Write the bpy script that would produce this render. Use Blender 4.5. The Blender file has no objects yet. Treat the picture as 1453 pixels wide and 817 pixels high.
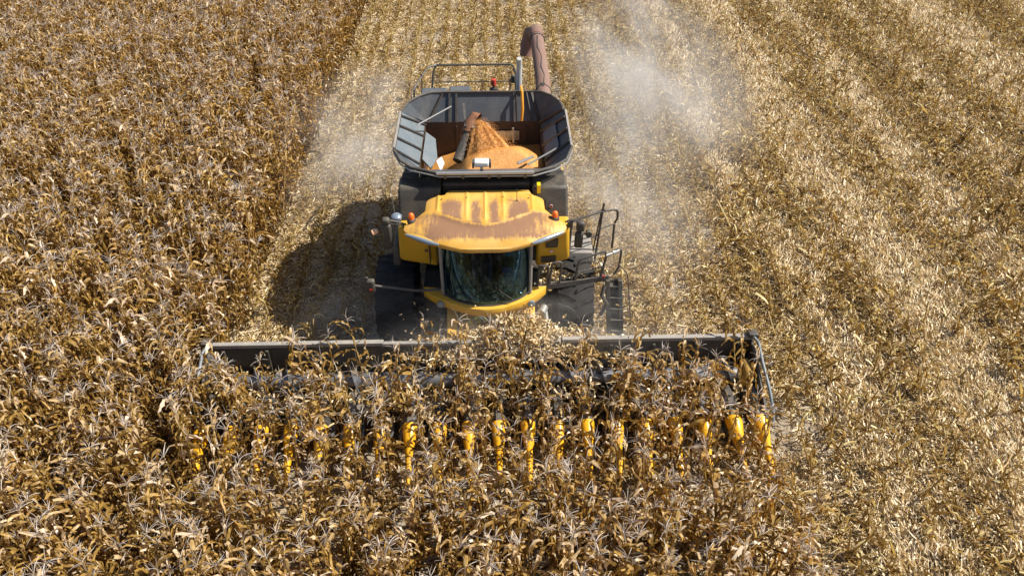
import bpy, bmesh, math, random
from mathutils import Vector, Matrix, Euler
R = math.radians
random.seed(7)
scene = bpy.context.scene
COL = scene.collection

# ------------------------------------------------------------------ camera, light, exposure
CAM_H = 11.8
cam_d = bpy.data.cameras.new('camera'); cam = bpy.data.objects.new('camera', cam_d); COL.objects.link(cam)
cam.location = (0, 0, CAM_H); cam.rotation_euler = (R(90 - 38.0), 0, R(-1.5))
cam_d.sensor_width = 36.0; cam_d.lens = 36.0 * 1100 / 1453; cam_d.clip_start = 0.1; cam_d.clip_end = 2000
scene.camera = cam
SUN = Vector((3.5, 0.12, 4.2)).normalized()                 # towards the sun
sun_el = math.asin(SUN.z); sun_az = math.atan2(SUN.x, SUN.y)
world = bpy.data.worlds.new('World'); scene.world = world; world.use_nodes = True
wn = world.node_tree; bg = wn.nodes['Background']; sky = wn.nodes.new('ShaderNodeTexSky')
sky.sky_type = 'NISHITA'; sky.sun_disc = False; sky.sun_elevation = sun_el; sky.sun_rotation = sun_az
sky.dust_density = 1.5
wn.links.new(sky.outputs[0], bg.inputs['Color']); bg.inputs['Strength'].default_value = 0.072
sl = bpy.data.lights.new('sun', 'SUN'); sl.energy = 4.9; sl.angle = R(0.5); sl.color = (1.0, 0.945, 0.85)
so = bpy.data.objects.new('sun', sl); COL.objects.link(so); so.rotation_euler = SUN.to_track_quat('Z', 'Y').to_euler()
vs = scene.view_settings; vs.view_transform = 'Standard'; vs.look = 'None'; vs.gamma = 1.0; vs.exposure = 0.5
scene.cycles.max_bounces = 6; scene.cycles.diffuse_bounces = 3; scene.cycles.glossy_bounces = 2
scene.cycles.transmission_bounces = 4; scene.cycles.transparent_max_bounces = 8; scene.cycles.volume_bounces = 2
scene.cycles.volume_step_rate = 2.0; scene.cycles.volume_max_steps = 128

# ------------------------------------------------------------------ materials
def nodes_of(name):
    m = bpy.data.materials.new(name); m.use_nodes = True
    nt = m.node_tree; return m, nt, nt.nodes['Principled BSDF']
def mix_rgb(nt, a, b, fac, mode='MIX'):
    n = nt.nodes.new('ShaderNodeMix'); n.data_type = 'RGBA'; n.blend_type = mode
    for s, v in ((n.inputs['A'], a), (n.inputs['B'], b), (n.inputs['Factor'], fac)):
        if hasattr(v, 'links'): nt.links.new(v, s)
        elif isinstance(v, (int, float)): s.default_value = v
        else: s.default_value = (*v, 1)
    return n.outputs['Result']
def ramp(nt, src, p0, p1, v0=0.0, v1=1.0):
    n = nt.nodes.new('ShaderNodeMapRange'); n.inputs['From Min'].default_value = p0; n.inputs['From Max'].default_value = p1
    n.inputs['To Min'].default_value = v0; n.inputs['To Max'].default_value = v1
    nt.links.new(src, n.inputs['Value']); return n.outputs[0]
def noise(nt, scale, detail=4, rough=0.6, stretch=None, coord='Object'):
    tc = nt.nodes.new('ShaderNodeTexCoord'); n = nt.nodes.new('ShaderNodeTexNoise')
    n.inputs['Scale'].default_value = scale; n.inputs['Detail'].default_value = detail; n.inputs['Roughness'].default_value = rough
    out = tc.outputs[coord]
    if stretch:
        mp = nt.nodes.new('ShaderNodeMapping'); mp.inputs['Scale'].default_value = stretch
        nt.links.new(out, mp.inputs[0]); out = mp.outputs[0]
    nt.links.new(out, n.inputs['Vector']); return n.outputs['Fac']
def math_n(nt, op, a, b):
    n = nt.nodes.new('ShaderNodeMath'); n.operation = op
    for i, v in enumerate((a, b)):
        if hasattr(v, 'links'): nt.links.new(v, n.inputs[i])
        else: n.inputs[i].default_value = v
    return n.outputs[0]
DUST = (0.36, 0.29, 0.20)
def paint(name, col, rough=0.45, metal=0.0, dust=0.35, scale=3.0, bump=0.0, spec=0.5, dcol=DUST):
    """painted / moulded surface with dust settled on faces that look up, blotches and scratches"""
    m, nt, p = nodes_of(name)
    g = nt.nodes.new('ShaderNodeNewGeometry'); sx = nt.nodes.new('ShaderNodeSeparateXYZ'); nt.links.new(g.outputs['Normal'], sx.inputs[0])
    up = ramp(nt, sx.outputs['Z'], -0.2, 0.9, 0.35, 1.0)
    n1 = noise(nt, scale, 6, 0.7); n2 = noise(nt, scale * 9, 3, 0.6)
    blot = math_n(nt, 'ADD', math_n(nt, 'MULTIPLY', n1, 0.75), math_n(nt, 'MULTIPLY', n2, 0.25))
    f = ramp(nt, blot, 0.38, 0.68, 0.0, 1.0)
    f = math_n(nt, 'MULTIPLY', math_n(nt, 'MULTIPLY', f, up), dust * 1.6)
    f = math_n(nt, 'MINIMUM', math_n(nt, 'ADD', f, dust * 0.25), 0.95)
    c = mix_rgb(nt, col, dcol, f)
    nt.links.new(c, p.inputs['Base Color'])
    nt.links.new(ramp(nt, f, 0, 1, rough, min(1, rough + 0.4)), p.inputs['Roughness'])
    p.inputs['Metallic'].default_value = metal; p.inputs['Specular IOR Level'].default_value = spec
    if bump:
        b = nt.nodes.new('ShaderNodeBump'); b.inputs['Strength'].default_value = bump; b.inputs['Distance'].default_value = 0.01
        nt.links.new(n2, b.inputs['Height']); nt.links.new(b.outputs[0], p.inputs['Normal'])
    return m
def dry_leaf_mat(name, dark, mid, pale, trans=0.25, rough=0.5):
    """dead maize leaf: colour from the per-face 'tint', a random shift per plant and streaks"""
    m, nt, p = nodes_of(name)
    at = nt.nodes.new('ShaderNodeAttribute'); at.attribute_name = 'tint'
    oi = nt.nodes.new('ShaderNodeObjectInfo')
    n = noise(nt, 9.0, 3, 0.7)
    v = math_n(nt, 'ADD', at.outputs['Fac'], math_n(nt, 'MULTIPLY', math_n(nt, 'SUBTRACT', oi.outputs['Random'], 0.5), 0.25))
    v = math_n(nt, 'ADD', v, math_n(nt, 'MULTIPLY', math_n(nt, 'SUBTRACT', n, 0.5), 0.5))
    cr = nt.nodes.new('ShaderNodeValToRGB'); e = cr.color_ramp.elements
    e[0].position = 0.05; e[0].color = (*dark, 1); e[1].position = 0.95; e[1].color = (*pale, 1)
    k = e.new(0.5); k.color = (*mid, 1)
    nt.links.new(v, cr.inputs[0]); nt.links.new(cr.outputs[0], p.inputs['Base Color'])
    p.inputs['Roughness'].default_value = rough; p.inputs['Specular IOR Level'].default_value = 0.45
    if trans:
        t = nt.nodes.new('ShaderNodeBsdfTranslucent')
        gold = mix_rgb(nt, cr.outputs[0], (1.0, 0.74, 0.26), 1.0, 'MULTIPLY')
        nt.links.new(mix_rgb(nt, gold, (1.4, 1.4, 1.4), 1.0, 'MULTIPLY'), t.inputs['Color'])
        mx = nt.nodes.new('ShaderNodeMixShader'); mx.inputs[0].default_value = trans
        nt.links.new(p.outputs[0], mx.inputs[1]); nt.links.new(t.outputs[0], mx.inputs[2])
        nt.links.new(mx.outputs[0], nt.nodes['Material Output'].inputs['Surface'])
    return m
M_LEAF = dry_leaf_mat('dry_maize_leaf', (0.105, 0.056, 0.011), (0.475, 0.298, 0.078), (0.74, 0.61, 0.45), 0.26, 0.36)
M_STALK = dry_leaf_mat('dry_maize_stalk', (0.12, 0.07, 0.02), (0.30, 0.19, 0.07), (0.46, 0.38, 0.16), 0.0, 0.5)
M_TASSEL = dry_leaf_mat('dry_tassel', (0.26, 0.20, 0.16), (0.46, 0.39, 0.33), (0.68, 0.62, 0.56), 0.15, 0.55)
M_STRAW = dry_leaf_mat('crop_residue_straw', (0.17, 0.10, 0.025), (0.54, 0.38, 0.155), (0.90, 0.79, 0.57), 0.12, 0.5)
M_STUB = dry_leaf_mat('cut_stalk', (0.17, 0.095, 0.02), (0.43, 0.285, 0.085), (0.76, 0.66, 0.34), 0.2, 0.45)

def soil_mat():
    m, nt, p = nodes_of('dry_soil')
    a = noise(nt, 0.35, 5, 0.6, coord='Object'); b = noise(nt, 7, 6, 0.75); c = noise(nt, 40, 3, 0.7)
    col = mix_rgb(nt, (0.22, 0.175, 0.125), (0.43, 0.36, 0.275), ramp(nt, b, 0.3, 0.7))
    col = mix_rgb(nt, col, (0.43, 0.33, 0.19), ramp(nt, a, 0.42, 0.66, 0, 0.6))
    col = mix_rgb(nt, col, (0.13, 0.095, 0.06), ramp(nt, c, 0.55, 0.75, 0, 0.6))
    nt.links.new(col, p.inputs['Base Color']); p.inputs['Roughness'].default_value = 0.95
    bp = nt.nodes.new('ShaderNodeBump'); bp.inputs['Distance'].default_value = 0.05; bp.inputs['Strength'].default_value = 0.8
    nt.links.new(math_n(nt, 'ADD', b, math_n(nt, 'MULTIPLY', c, 0.4)), bp.inputs['Height']); nt.links.new(bp.outputs[0], p.inputs['Normal'])
    return m
M_SOIL = soil_mat()

# ------------------------------------------------------------------ object helpers
def tag(o, label=None, cat=None, group=None, kind=None):
    if label: o['label'] = label
    if cat: o['category'] = cat
    if group: o['group'] = group
    if kind: o['kind'] = kind
    return o
def empty(name, loc):
    o = bpy.data.objects.new(name, None); COL.objects.link(o); o.location = loc; o.empty_display_size = 0.2; return o

class MB:
    """collects vertices and faces in world coordinates; build() makes ONE mesh object"""
    def __init__(s): s.v = []; s.f = []; s.t = []; s.m = []; s.mi = 0
    def add(s, vs, fs, tint=0.5):
        o = len(s.v); s.v += [tuple(v) for v in vs]
        for f in fs: s.f.append([i + o for i in f]); s.t.append(tint); s.m.append(s.mi)
    def hexa(s, p, tint=0.5):       # p: 4 bottom (ccw from above), 4 top
        s.add(p, [(3,2,1,0),(4,5,6,7),(0,1,5,4),(1,2,6,5),(2,3,7,6),(3,0,4,7)], tint)
    def box(s, x0, x1, y0, y1, z0, z1):
        s.hexa([(x0,y0,z0),(x1,y0,z0),(x1,y1,z0),(x0,y1,z0),(x0,y0,z1),(x1,y0,z1),(x1,y1,z1),(x0,y1,z1)]); return s
    def slab(s, pts, th, n=None):   # a polygon thickened against its normal
        P = [Vector(p) for p in pts]
        if n is None:
            n = Vector((0,0,0))
            for i in range(len(P)):
                a, b = P[i], P[(i+1) % len(P)]
                n += Vector(((a.y-b.y)*(a.z+b.z), (a.z-b.z)*(a.x+b.x), (a.x-b.x)*(a.y+b.y)))
            n.normalize()
        else: n = Vector(n)
        k = len(P); V = P + [p - n*th for p in P]
        F = [tuple(range(k)), tuple(reversed(range(k, 2*k)))] + [(i, i+k, (i+1) % k + k, (i+1) % k) for i in range(k)]
        s.add(V, F); return s
    def tube(s, path, r, n=8, cap=True, closed=False, tint=0.5):
        P = [Vector(p) for p in path]; k = len(P); rs = r if isinstance(r, (list, tuple)) else [r]*k
        V = []; up = None
        for i in range(k):
            a = P[i-1] if (i > 0 or closed) else P[i]; b = P[(i+1) % k] if (i < k-1 or closed) else P[i]
            t = (b - a)
            if t.length < 1e-9: t = Vector((0,0,1))
            t.normalize()
            if up is None: up = Vector((0,0,1)) if abs(t.z) < 0.9 else Vector((1,0,0))
            sx = t.cross(up)
            if sx.length < 1e-4: sx = t.cross(Vector((0,1,0)))
            sx.normalize(); up = sx.cross(t).normalized()
            for j in range(n):
                q = 2*math.pi*j/n; V.append(P[i] + (sx*math.cos(q) + up*math.sin(q))*rs[i])
        F = []
        for i in range(k if closed else k-1):
            for j in range(n):
                a = i*n + j; b = i*n + (j+1) % n; c = ((i+1) % k)*n + (j+1) % n; d = ((i+1) % k)*n + j; F.append((a, b, c, d))
        if cap and not closed: F.append(tuple(reversed(range(n)))); F.append(tuple(range((k-1)*n, k*n)))
        s.add(V, F, tint); return s
    def bar(s, a, b, w, h=None):    # a rectangular bar
        h = h or w; a = Vector(a); b = Vector(b); t = (b-a).normalized()
        up = Vector((0,0,1)) if abs(t.z) < 0.9 else Vector((0,1,0)); sx = t.cross(up).normalized(); uz = sx.cross(t)
        q = [(-w/2,-h/2),(w/2,-h/2),(w/2,h/2),(-w/2,h/2)]
        V = [a + sx*i + uz*j for i, j in q] + [b + sx*i + uz*j for i, j in q]
        s.add(V, [(0,1,2,3),(7,6,5,4),(0,4,5,1),(1,5,6,2),(2,6,7,3),(3,7,4,0)]); return s
    def lathe(s, c, prof, axis='x', n=32):    # prof: (along axis, radius)
        V = []; k = len(prof)
        for (a, r) in prof:
            for j in range(n):
                q = 2*math.pi*j/n
                if axis == 'x': V.append((c[0]+a, c[1]+r*math.cos(q), c[2]+r*math.sin(q)))
                elif axis == 'z': V.append((c[0]+r*math.cos(q), c[1]+r*math.sin(q), c[2]+a))
                else: V.append((c[0]+r*math.sin(q), c[1]+a, c[2]+r*math.cos(q)))
        F = [(i*n+j, i*n+(j+1) % n, (i+1)*n+(j+1) % n, (i+1)*n+j) for i in range(k-1) for j in range(n)]
        F += [tuple(reversed(range(n))), tuple(range((k-1)*n, k*n))]
        s.add(V, F); return s
    def grid(s, fn, nu, nv, th=None):
        V = [fn(i/(nu-1), j/(nv-1)) for j in range(nv) for i in range(nu)]
        F = [(j*nu+i, j*nu+i+1, (j+1)*nu+i+1, (j+1)*nu+i) for j in range(nv-1) for i in range(nu-1)]
        if th:
            o = len(V); V += [(x+th[0], y+th[1], z+th[2]) for x, y, z in V]
            F += [tuple(reversed([q+o for q in f])) for f in F[:]]
            rim = [i for i in range(nu)] + [j*nu+nu-1 for j in range(1, nv)] + [(nv-1)*nu+i for i in range(nu-2, -1, -1)] + [j*nu for j in range(nv-2, 0, -1)]
            for a, b in zip(rim, rim[1:]+rim[:1]): F.append((a, a+o, b+o, b))
        s.add(V, F); return s
    def mesh(s, name, mats, origin=(0,0,0), smooth=40, tint=False):
        me = bpy.data.meshes.new(name); o = Vector(origin)
        me.from_pydata([tuple(Vector(v)-o) for v in s.v], [], s.f)
        for m in mats: me.materials.append(m)
        if tint:
            a = me.attributes.new('tint', 'FLOAT', 'FACE'); a.data.foreach_set('value', s.t)
        if len(mats) > 1: me.polygons.foreach_set('material_index', s.m)
        if smooth and s.f:
            if not tint:
                bm = bmesh.new(); bm.from_mesh(me); bmesh.ops.recalc_face_normals(bm, faces=bm.faces); bm.to_mesh(me); bm.free()
            me.shade_smooth(); me.set_sharp_from_angle(angle=R(smooth))
        return me
    def build(s, name, m, parent=None, bevel=0, origin=None, smooth=40, tint=False):
        base = Vector((0,0,0)); p = parent
        while p: base += p.location; p = p.parent
        loc = Vector(origin) if origin is not None else None
        me = s.mesh(name, m if isinstance(m, list) else [m], loc if loc is not None else base, smooth, tint)
        o = bpy.data.objects.new(name, me); COL.objects.link(o)
        if parent: o.parent = parent
        if loc is not None: o.location = loc - base
        if bevel:
            b = o.modifiers.new('bevel', 'BEVEL'); b.width = bevel; b.segments = 2; b.limit_method = 'ANGLE'; b.angle_limit = R(50)
        return o

# ------------------------------------------------------------------ maize plants
def ribbon(mb, p, d, L, w, segs, curl, twist, rnd, tint, kink=None, fold=0.35, rough=0.0):
    """a leaf blade: a folded strip that bends down along its length, twists and may be kinked"""
    p = Vector(p); d = Vector(d).normalized(); side = d.cross(Vector((0,0,1)))
    if side.length < 1e-3: side = Vector((1,0,0))
    side.normalize(); V = []; step = L/segs
    prof = [0.55, 0.95, 1.0, 0.92, 0.8, 0.62, 0.4, 0.12] if segs >= 7 else [0.7, 1.0, 0.95, 0.7, 0.4, 0.12, 0.05][:segs+1]
    for i in range(segs+1):
        wi = w * prof[min(i*len(prof)//(segs+1), len(prof)-1)] * rnd.uniform(0.85, 1.1); up = side.cross(d).normalized()
        V += [p - side*wi/2 + up*wi*fold*rnd.uniform(.3, 1.3), p + up*rnd.uniform(-rough, rough), p + side*wi/2 + up*wi*fold*rnd.uniform(.3, 1.3)]
        p = p + d*step
        ang = curl/segs * rnd.uniform(0.3, 1.7)
        if kink is not None and i == kink[0]: ang += kink[1]
        # bend the blade towards the ground
        h = Vector((d.x, d.y, 0))
        ax = h.cross(Vector((0,0,1))) if h.length > 0.05 else side
        ax.normalize(); d = Matrix.Rotation(-ang, 3, ax) @ d
        d = (d + Vector((rnd.uniform(-1,1), rnd.uniform(-1,1), rnd.uniform(-1,1)))*rough*3).normalized()
        side = (side - d*side.dot(d)).normalized(); side = Matrix.Rotation(twist/segs*rnd.uniform(.4, 1.6), 3, d) @ side
    F = []
    for i in range(segs): a = 3*i; F += [(a, a+1, a+4, a+3), (a+1, a+2, a+5, a+4)]
    mb.add(V, F, tint)

def maize_parts(seed, h=None, shape=(1.0, 14, 18)):
    rnd = random.Random(seed); H = h or rnd.uniform(1.9, 2.3)
    stalk, leaf, tas, ear = MB(), MB(), MB(), MB()
    lx, ly = rnd.gauss(0, .05), rnd.gauss(0, .05)
    def at(z): q = z/H; return Vector((lx*q*q*H, ly*q*q*H, z))
    k = 9; stalk.tube([at(H*i/k) for i in range(k+1)], [0.013 - 0.008*i/k for i in range(k+1)], 5, tint=rnd.uniform(.3, .7))
    az = rnd.uniform(0, 6.28); nl = rnd.randint(shape[1], shape[2])
    for i in range(nl):
        q = (i+0.5)/nl; z = 0.2 + (H-0.28)*q; az += math.pi + rnd.gauss(0, .45)
        el = R(rnd.uniform(45, 80)); d = Vector((math.cos(az)*math.cos(el), math.sin(az)*math.cos(el), math.sin(el)))
        L = rnd.uniform(.36, .64)*shape[0] * (1.1 - 0.3*abs(q-.45)*2*(q > .45)); w = rnd.uniform(.040, .076)*(1.0 if q < .75 else .85)
        tint = 0.08 + 0.60*q**1.3 + rnd.gauss(0, .17)  # pales with height: bleached upper leaves, with their sky sheen painted in
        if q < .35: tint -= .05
        kink = (rnd.randint(1, 4), R(rnd.uniform(40, 110))) if rnd.random() < .65 else None
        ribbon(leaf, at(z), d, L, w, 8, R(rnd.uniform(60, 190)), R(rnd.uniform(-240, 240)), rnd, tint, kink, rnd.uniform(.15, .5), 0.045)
    # sheaths hug the stalk
    for i in range(6):
        z = .15 + i*(H-.4)/6; a = rnd.uniform(0, 6.28)
        leaf.tube([at(z), at(z+.09), at(z+.18)], [.015, .019, .014], 5, cap=False, tint=rnd.uniform(.2, .6))
    # tassel
    top = at(H); nb = rnd.randint(4, 9)
    def branch(p, d, L, tt):
        P = [Vector(p)]; d = d.normalized(); g = rnd.uniform(.12, .4)
        for _ in range(4): P.append(P[-1] + d*L/4); d = (d + Vector((rnd.gauss(0,.08), rnd.gauss(0,.08), -g))).normalized()
        tas.tube(P, [.003, .004, .004, .0035, .0015], 3, cap=False, tint=tt)
    branch(top, Vector((lx, ly, 1)), .26, .6)
    for i in range(nb):
        a = rnd.uniform(0, 6.28); e = R(rnd.uniform(20, 70))
        branch(top - Vector((0,0,rnd.uniform(0, .07))), Vector((math.cos(a)*math.cos(e), math.sin(a)*math.cos(e), math.sin(e))), rnd.uniform(.15, .25), rnd.uniform(.3, .95))
    # hanging ear in its husk
    a = rnd.uniform(0, 6.28); z = rnd.uniform(.75, 1.05); o = Vector((math.cos(a), math.sin(a), 0)); p0 = at(z)
    d = (o*1.0 + Vector((0,0,rnd.uniform(-1.4, .6)))).normalized(); P = [p0 + o*.01 + d*.20*i/5 for i in range(6)]
    ear.tube(P, [.012, .028, .031, .028, .02, .006], 7, tint=rnd.uniform(.55, .9))
    for j in range(3):
        ribbon(ear, P[1], (d + Vector((rnd.gauss(0,.4), rnd.gauss(0,.4), 0))).normalized(), .2, .04, 4, R(60), R(90), rnd, rnd.uniform(.5, .95), None, .4, .02)
    return stalk, leaf, tas, ear
NVAR = 14
NTHIN = 6     # plants in the rows entering the header carry shorter, fewer leaves
maize = [maize_parts(100+i) for i in range(NVAR)] + [maize_parts(200+i, None, (.62, 8, 10)) for i in range(NTHIN)]
maize_me = [tuple(p.mesh(n, [m], tint=True) for p, n, m in zip(ps, ('stalk', 'foliage', 'tassel', 'ear'), (M_STALK, M_LEAF, M_TASSEL, M_LEAF))) for ps in maize]

def src_collection(name, meshes):
    """a collection that is not linked to the scene: source shapes for scattered stuff"""
    c = bpy.data.collections.new(name)
    for i, me in enumerate(meshes):
        o = bpy.data.objects.new('%s_%02d' % (name, i), me); c.objects.link(o)
    return c
def merge(parts, mats, name):
    mb = MB()
    for p, i in parts:
        mb.mi = i; mb.add(p.v, [], 0); o = len(mb.v) - len(p.v)
        for f, t in zip(p.f, p.t): mb.f.append([q+o for q in f]); mb.t.append(t); mb.m.append(i)
    return mb.mesh(name, mats, tint=True)
maize_src = src_collection('maize_src', [merge(((p[0],0),(p[1],1),(p[2],2),(p[3],1)), [M_STALK, M_LEAF, M_TASSEL], 'maize_plant') for p in maize])

def scatter(name, pts, coll):
    """pts: (x, y, z, rx, ry, rz, scale, index) -> ONE object instancing coll's shapes"""
    me = bpy.data.meshes.new(name); me.from_pydata([p[:3] for p in pts], [], [])
    a = me.attributes.new('rot', 'FLOAT_VECTOR', 'POINT'); a.data.foreach_set('vector', [c for p in pts for c in p[3:6]])
    a = me.attributes.new('scl', 'FLOAT', 'POINT'); a.data.foreach_set('value', [p[6] for p in pts])
    a = me.attributes.new('idx', 'INT', 'POINT'); a.data.foreach_set('value', [int(p[7]) for p in pts])
    o = bpy.data.objects.new(name, me); COL.objects.link(o)
    ng = bpy.data.node_groups.new(name, 'GeometryNodeTree')
    ng.interface.new_socket('Geometry', in_out='INPUT', socket_type='NodeSocketGeometry')
    ng.interface.new_socket('Geometry', in_out='OUTPUT', socket_type='NodeSocketGeometry')
    N = ng.nodes; gi = N.new('NodeGroupInput'); go = N.new('NodeGroupOutput'); ip = N.new('GeometryNodeInstanceOnPoints')
    ci = N.new('GeometryNodeCollectionInfo'); ci.inputs['Collection'].default_value = coll
    ci.inputs['Separate Children'].default_value = True; ci.inputs['Reset Children'].default_value = True
    def attr(nm, ty):
        n = N.new('GeometryNodeInputNamedAttribute'); n.data_type = ty; n.inputs['Name'].default_value = nm
        return [s for s in n.outputs if s.name == 'Attribute' and s.enabled][0]
    L = ng.links.new
    L(gi.outputs[0], ip.inputs['Points']); L(ci.outputs[0], ip.inputs['Instance']); ip.inputs['Pick Instance'].default_value = True
    L(attr('idx', 'INT'), ip.inputs['Instance Index']); L(attr('scl', 'FLOAT'), ip.inputs['Scale'])
    e2r = N.new('FunctionNodeEulerToRotation'); L(attr('rot', 'FLOAT_VECTOR'), e2r.inputs[0]); L(e2r.outputs[0], ip.inputs['Rotation'])
    L(ip.outputs[0], go.inputs[0])
    md = o.modifiers.new('scatter', 'NODES'); md.node_group = ng
    return o

# ------------------------------------------------------------------ ground
def ground_z(x, y):
    return 0.0
gb = MB()
xs = [-600, -60] + [-30 + i*.5 for i in range(121)] + [60, 600]; ys = [-600, -20] + [2 + i*.5 for i in range(101)] + [90, 900]
rg = random.Random(3)
gv = [(x, y, (rg.uniform(-.012, .012) if -31 < x < 31 and 1 < y < 53 else 0)) for y in ys for x in xs]
nx = len(xs)
gb.add(gv, [(j*nx+i, j*nx+i+1, (j+1)*nx+i+1, (j+1)*nx+i) for j in range(len(ys)-1) for i in range(nx-1)])
ground = gb.build('ground', M_SOIL); tag(ground, kind='structure')

ROW = 0.561; X0 = -5.32          # rows run away from the camera, between the snouts of the header
f_px = 1100*1024/1453
def in_view(x, y, z, m=1.15):
    th = R(38.0); yw = R(1.5)
    F = Vector((math.cos(th)*math.sin(yw), math.cos(th)*math.cos(yw), -math.sin(th))); Rt = Vector((math.cos(yw), -math.sin(yw), 0)); U = Rt.cross(F)
    v = Vector((x, y, z-CAM_H)); d = v.dot(F)
    if d < .5: return None
    u, w = v.dot(Rt)/d*1100/726.5, v.dot(U)/d*1100/408.5
    return (u, w, d) if abs(u) < m and abs(w) < m else None

rc = random.Random(11)
plants = []
for k in range(-48, 20):
    x = X0 + ROW*k
    y = 4.6 + rc.uniform(0, .2)
    while y < 44:
        inside = 0 <= k <= 18
        ymax = 11.15 if inside else 44
        if k > 18 or y > ymax: break
        p = 1.0
        p = {18: .4, 17: .6, 16: .75, 15: .85}.get(k, 1.0)
        if y > 9: p = max(p, .9)
        if rc.random() < p*.95:
            px, py = x + rc.gauss(0, .03), y + rc.gauss(0, .03)
            if in_view(px, py, 1.3, 1.25):
                lean = .16 if rc.random() < .12 else .06; rx = rc.gauss(0, lean); ry = rc.gauss(0, lean)
                if k == -1: ry += .17
                if k == -2: ry += .08
                if inside and py > 9.6: rx += rc.gauss(-.12, .12); ry += rc.gauss(0, .1)
                if k >= 17: ry += rc.gauss(.1, .12); 
                plants.append((px, py, 0.0, rx, ry, rc.uniform(0, 6.28), rc.uniform(.84, 1.12), (NVAR + rc.randrange(NTHIN)) if (inside and 7.8 < py < 10.5 and rc.random() < .8) else rc.randrange(NVAR)))
        y += rc.uniform(.13, .21) if not (inside and y > 8.0) else rc.uniform(.19, .34)
plants.sort(key=lambda p: math.hypot(p[0], p[1]) + (0 if in_view(p[0], p[1], 1.6, .98) else 50))
near, far = plants[:300], plants[300:]
GROUP_MAIZE = 'dry maize plants standing nearest the camera'
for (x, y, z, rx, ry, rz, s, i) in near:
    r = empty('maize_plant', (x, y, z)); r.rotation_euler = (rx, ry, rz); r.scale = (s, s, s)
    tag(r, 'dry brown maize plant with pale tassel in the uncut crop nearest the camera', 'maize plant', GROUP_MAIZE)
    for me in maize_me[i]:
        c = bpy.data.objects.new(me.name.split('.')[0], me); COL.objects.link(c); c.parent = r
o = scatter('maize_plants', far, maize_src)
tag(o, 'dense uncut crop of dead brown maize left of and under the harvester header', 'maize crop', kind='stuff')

# ------------------------------------------------------------------ stubble and residue
def stub(seed):
    rnd = random.Random(seed); mb = MB(); h = rnd.uniform(.28, .55); lx, ly = rnd.gauss(0, .07), rnd.gauss(0, .07); t = rnd.uniform(.25, 1.0)
    mb.tube([(0,0,0), (lx*h*.5, ly*h*.5, h*.5), (lx*h, ly*h, h)], [.014, .013, .011], 5, tint=t)
    for i in range(rnd.randint(3, 6)):
        a = rnd.uniform(0, 6.28); e = R(rnd.uniform(40, 85)); z = rnd.uniform(.05, h)
        ribbon(mb, (lx*z, ly*z, z), (math.cos(a)*math.cos(e), math.sin(a)*math.cos(e), math.sin(e)), rnd.uniform(.1, .34), rnd.uniform(.010, .032), 4, R(rnd.uniform(40, 170)), R(rnd.uniform(-120, 120)), rnd, rnd.uniform(.1, .95), None, .3, .04)
    return mb
stubs = [stub(300+i) for i in range(16)]
stub_me = [s.mesh('cut_stalk', [M_STUB], tint=True) for s in stubs]
stub_src = src_collection('stub_src', stub_me)
def litter(seed, n=190, rad=.75, aligned=False, pale=0.0, size=1.0):
    rnd = random.Random(seed); mb = MB()
    for i in range(n):
        rr = rad*math.sqrt(rnd.random())*rnd.uniform(.6, 1.15); a = rnd.uniform(0, 6.28); x, y = rr*math.cos(a), rr*math.sin(a)
        dr = rnd.gauss(math.pi/2, .45) if aligned else rnd.uniform(0, 6.28)
        kind = rnd.random(); z = rnd.uniform(.004, .07); el = rnd.gauss(.12, .22)
        d = (math.cos(dr)*math.cos(el), math.sin(dr)*math.cos(el), math.sin(el))
        t = rnd.betavariate(1.7, 1.5) + pale
        if kind < .70: ribbon(mb, (x, y, z), d, rnd.uniform(.10, .42)*size, rnd.uniform(.007, .024)*size, 3, R(rnd.uniform(-30, 90)), R(rnd.uniform(-160, 160)), rnd, t, None, .3, .03)
        elif kind < .80: ribbon(mb, (x, y, z), d, rnd.uniform(.07, .17)*size, rnd.uniform(.025, .05)*size, 3, R(rnd.uniform(20, 90)), R(rnd.uniform(-60, 60)), rnd, t+.25, None, .5, .03)
        else:
            L = rnd.uniform(.08, .3)*size; p = Vector((x, y, z+.01)); mb.tube([p, p + Vector(d)*L], [.009, .008], 4, tint=t)
    return mb
NL = 8
lit_src = src_collection('litter_src', [litter(500+i, 190, .75, False, .03).mesh('litter', [M_STRAW], tint=True) for i in range(NL)]
          + [litter(600+i, 260, .75, True, .27).mesh('litter', [M_STRAW], tint=True) for i in range(NL)]
          + [litter(700+i, 120, .75, False, .28, .7).mesh('litter', [M_STRAW], tint=True) for i in range(NL)]
          + [litter(800+i, 190, .75, False, -.24, 1.1).mesh('litter', [M_STRAW], tint=True) for i in range(NL)])
BANDS = [(10.0, .75), (13.0, .5), (19.3, 1.3), (24.5, 1.0), (7.3, .22), (16.0, .25)]
def band(x, y):
    x += .25*math.sin(y*.35) + .12*math.sin(y*1.9); v = 0
    for c, w in BANDS: v = max(v, math.exp(-((x-c)/w)**4))
    return v
TRACKS = (4.25, -3.75, 2.15, -2.2)
def track(x, y):                  # wheel tracks pressed into the soil
    return max(math.exp(-((x + .06*math.sin(y*.8) - c)/.26)**4) for c in TRACKS)
def centre(x):                    # chaff spread behind the harvester
    return math.exp(-((x+2.3)/.5)**2)*.8 + math.exp(-((x-1.6)/.6)**2)*.5
rs = random.Random(21); pts = []; 
def cut_area(x, y):
    if y < 11.8: return x > 4.6
    return x > -6.3
y = 4.0
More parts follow.
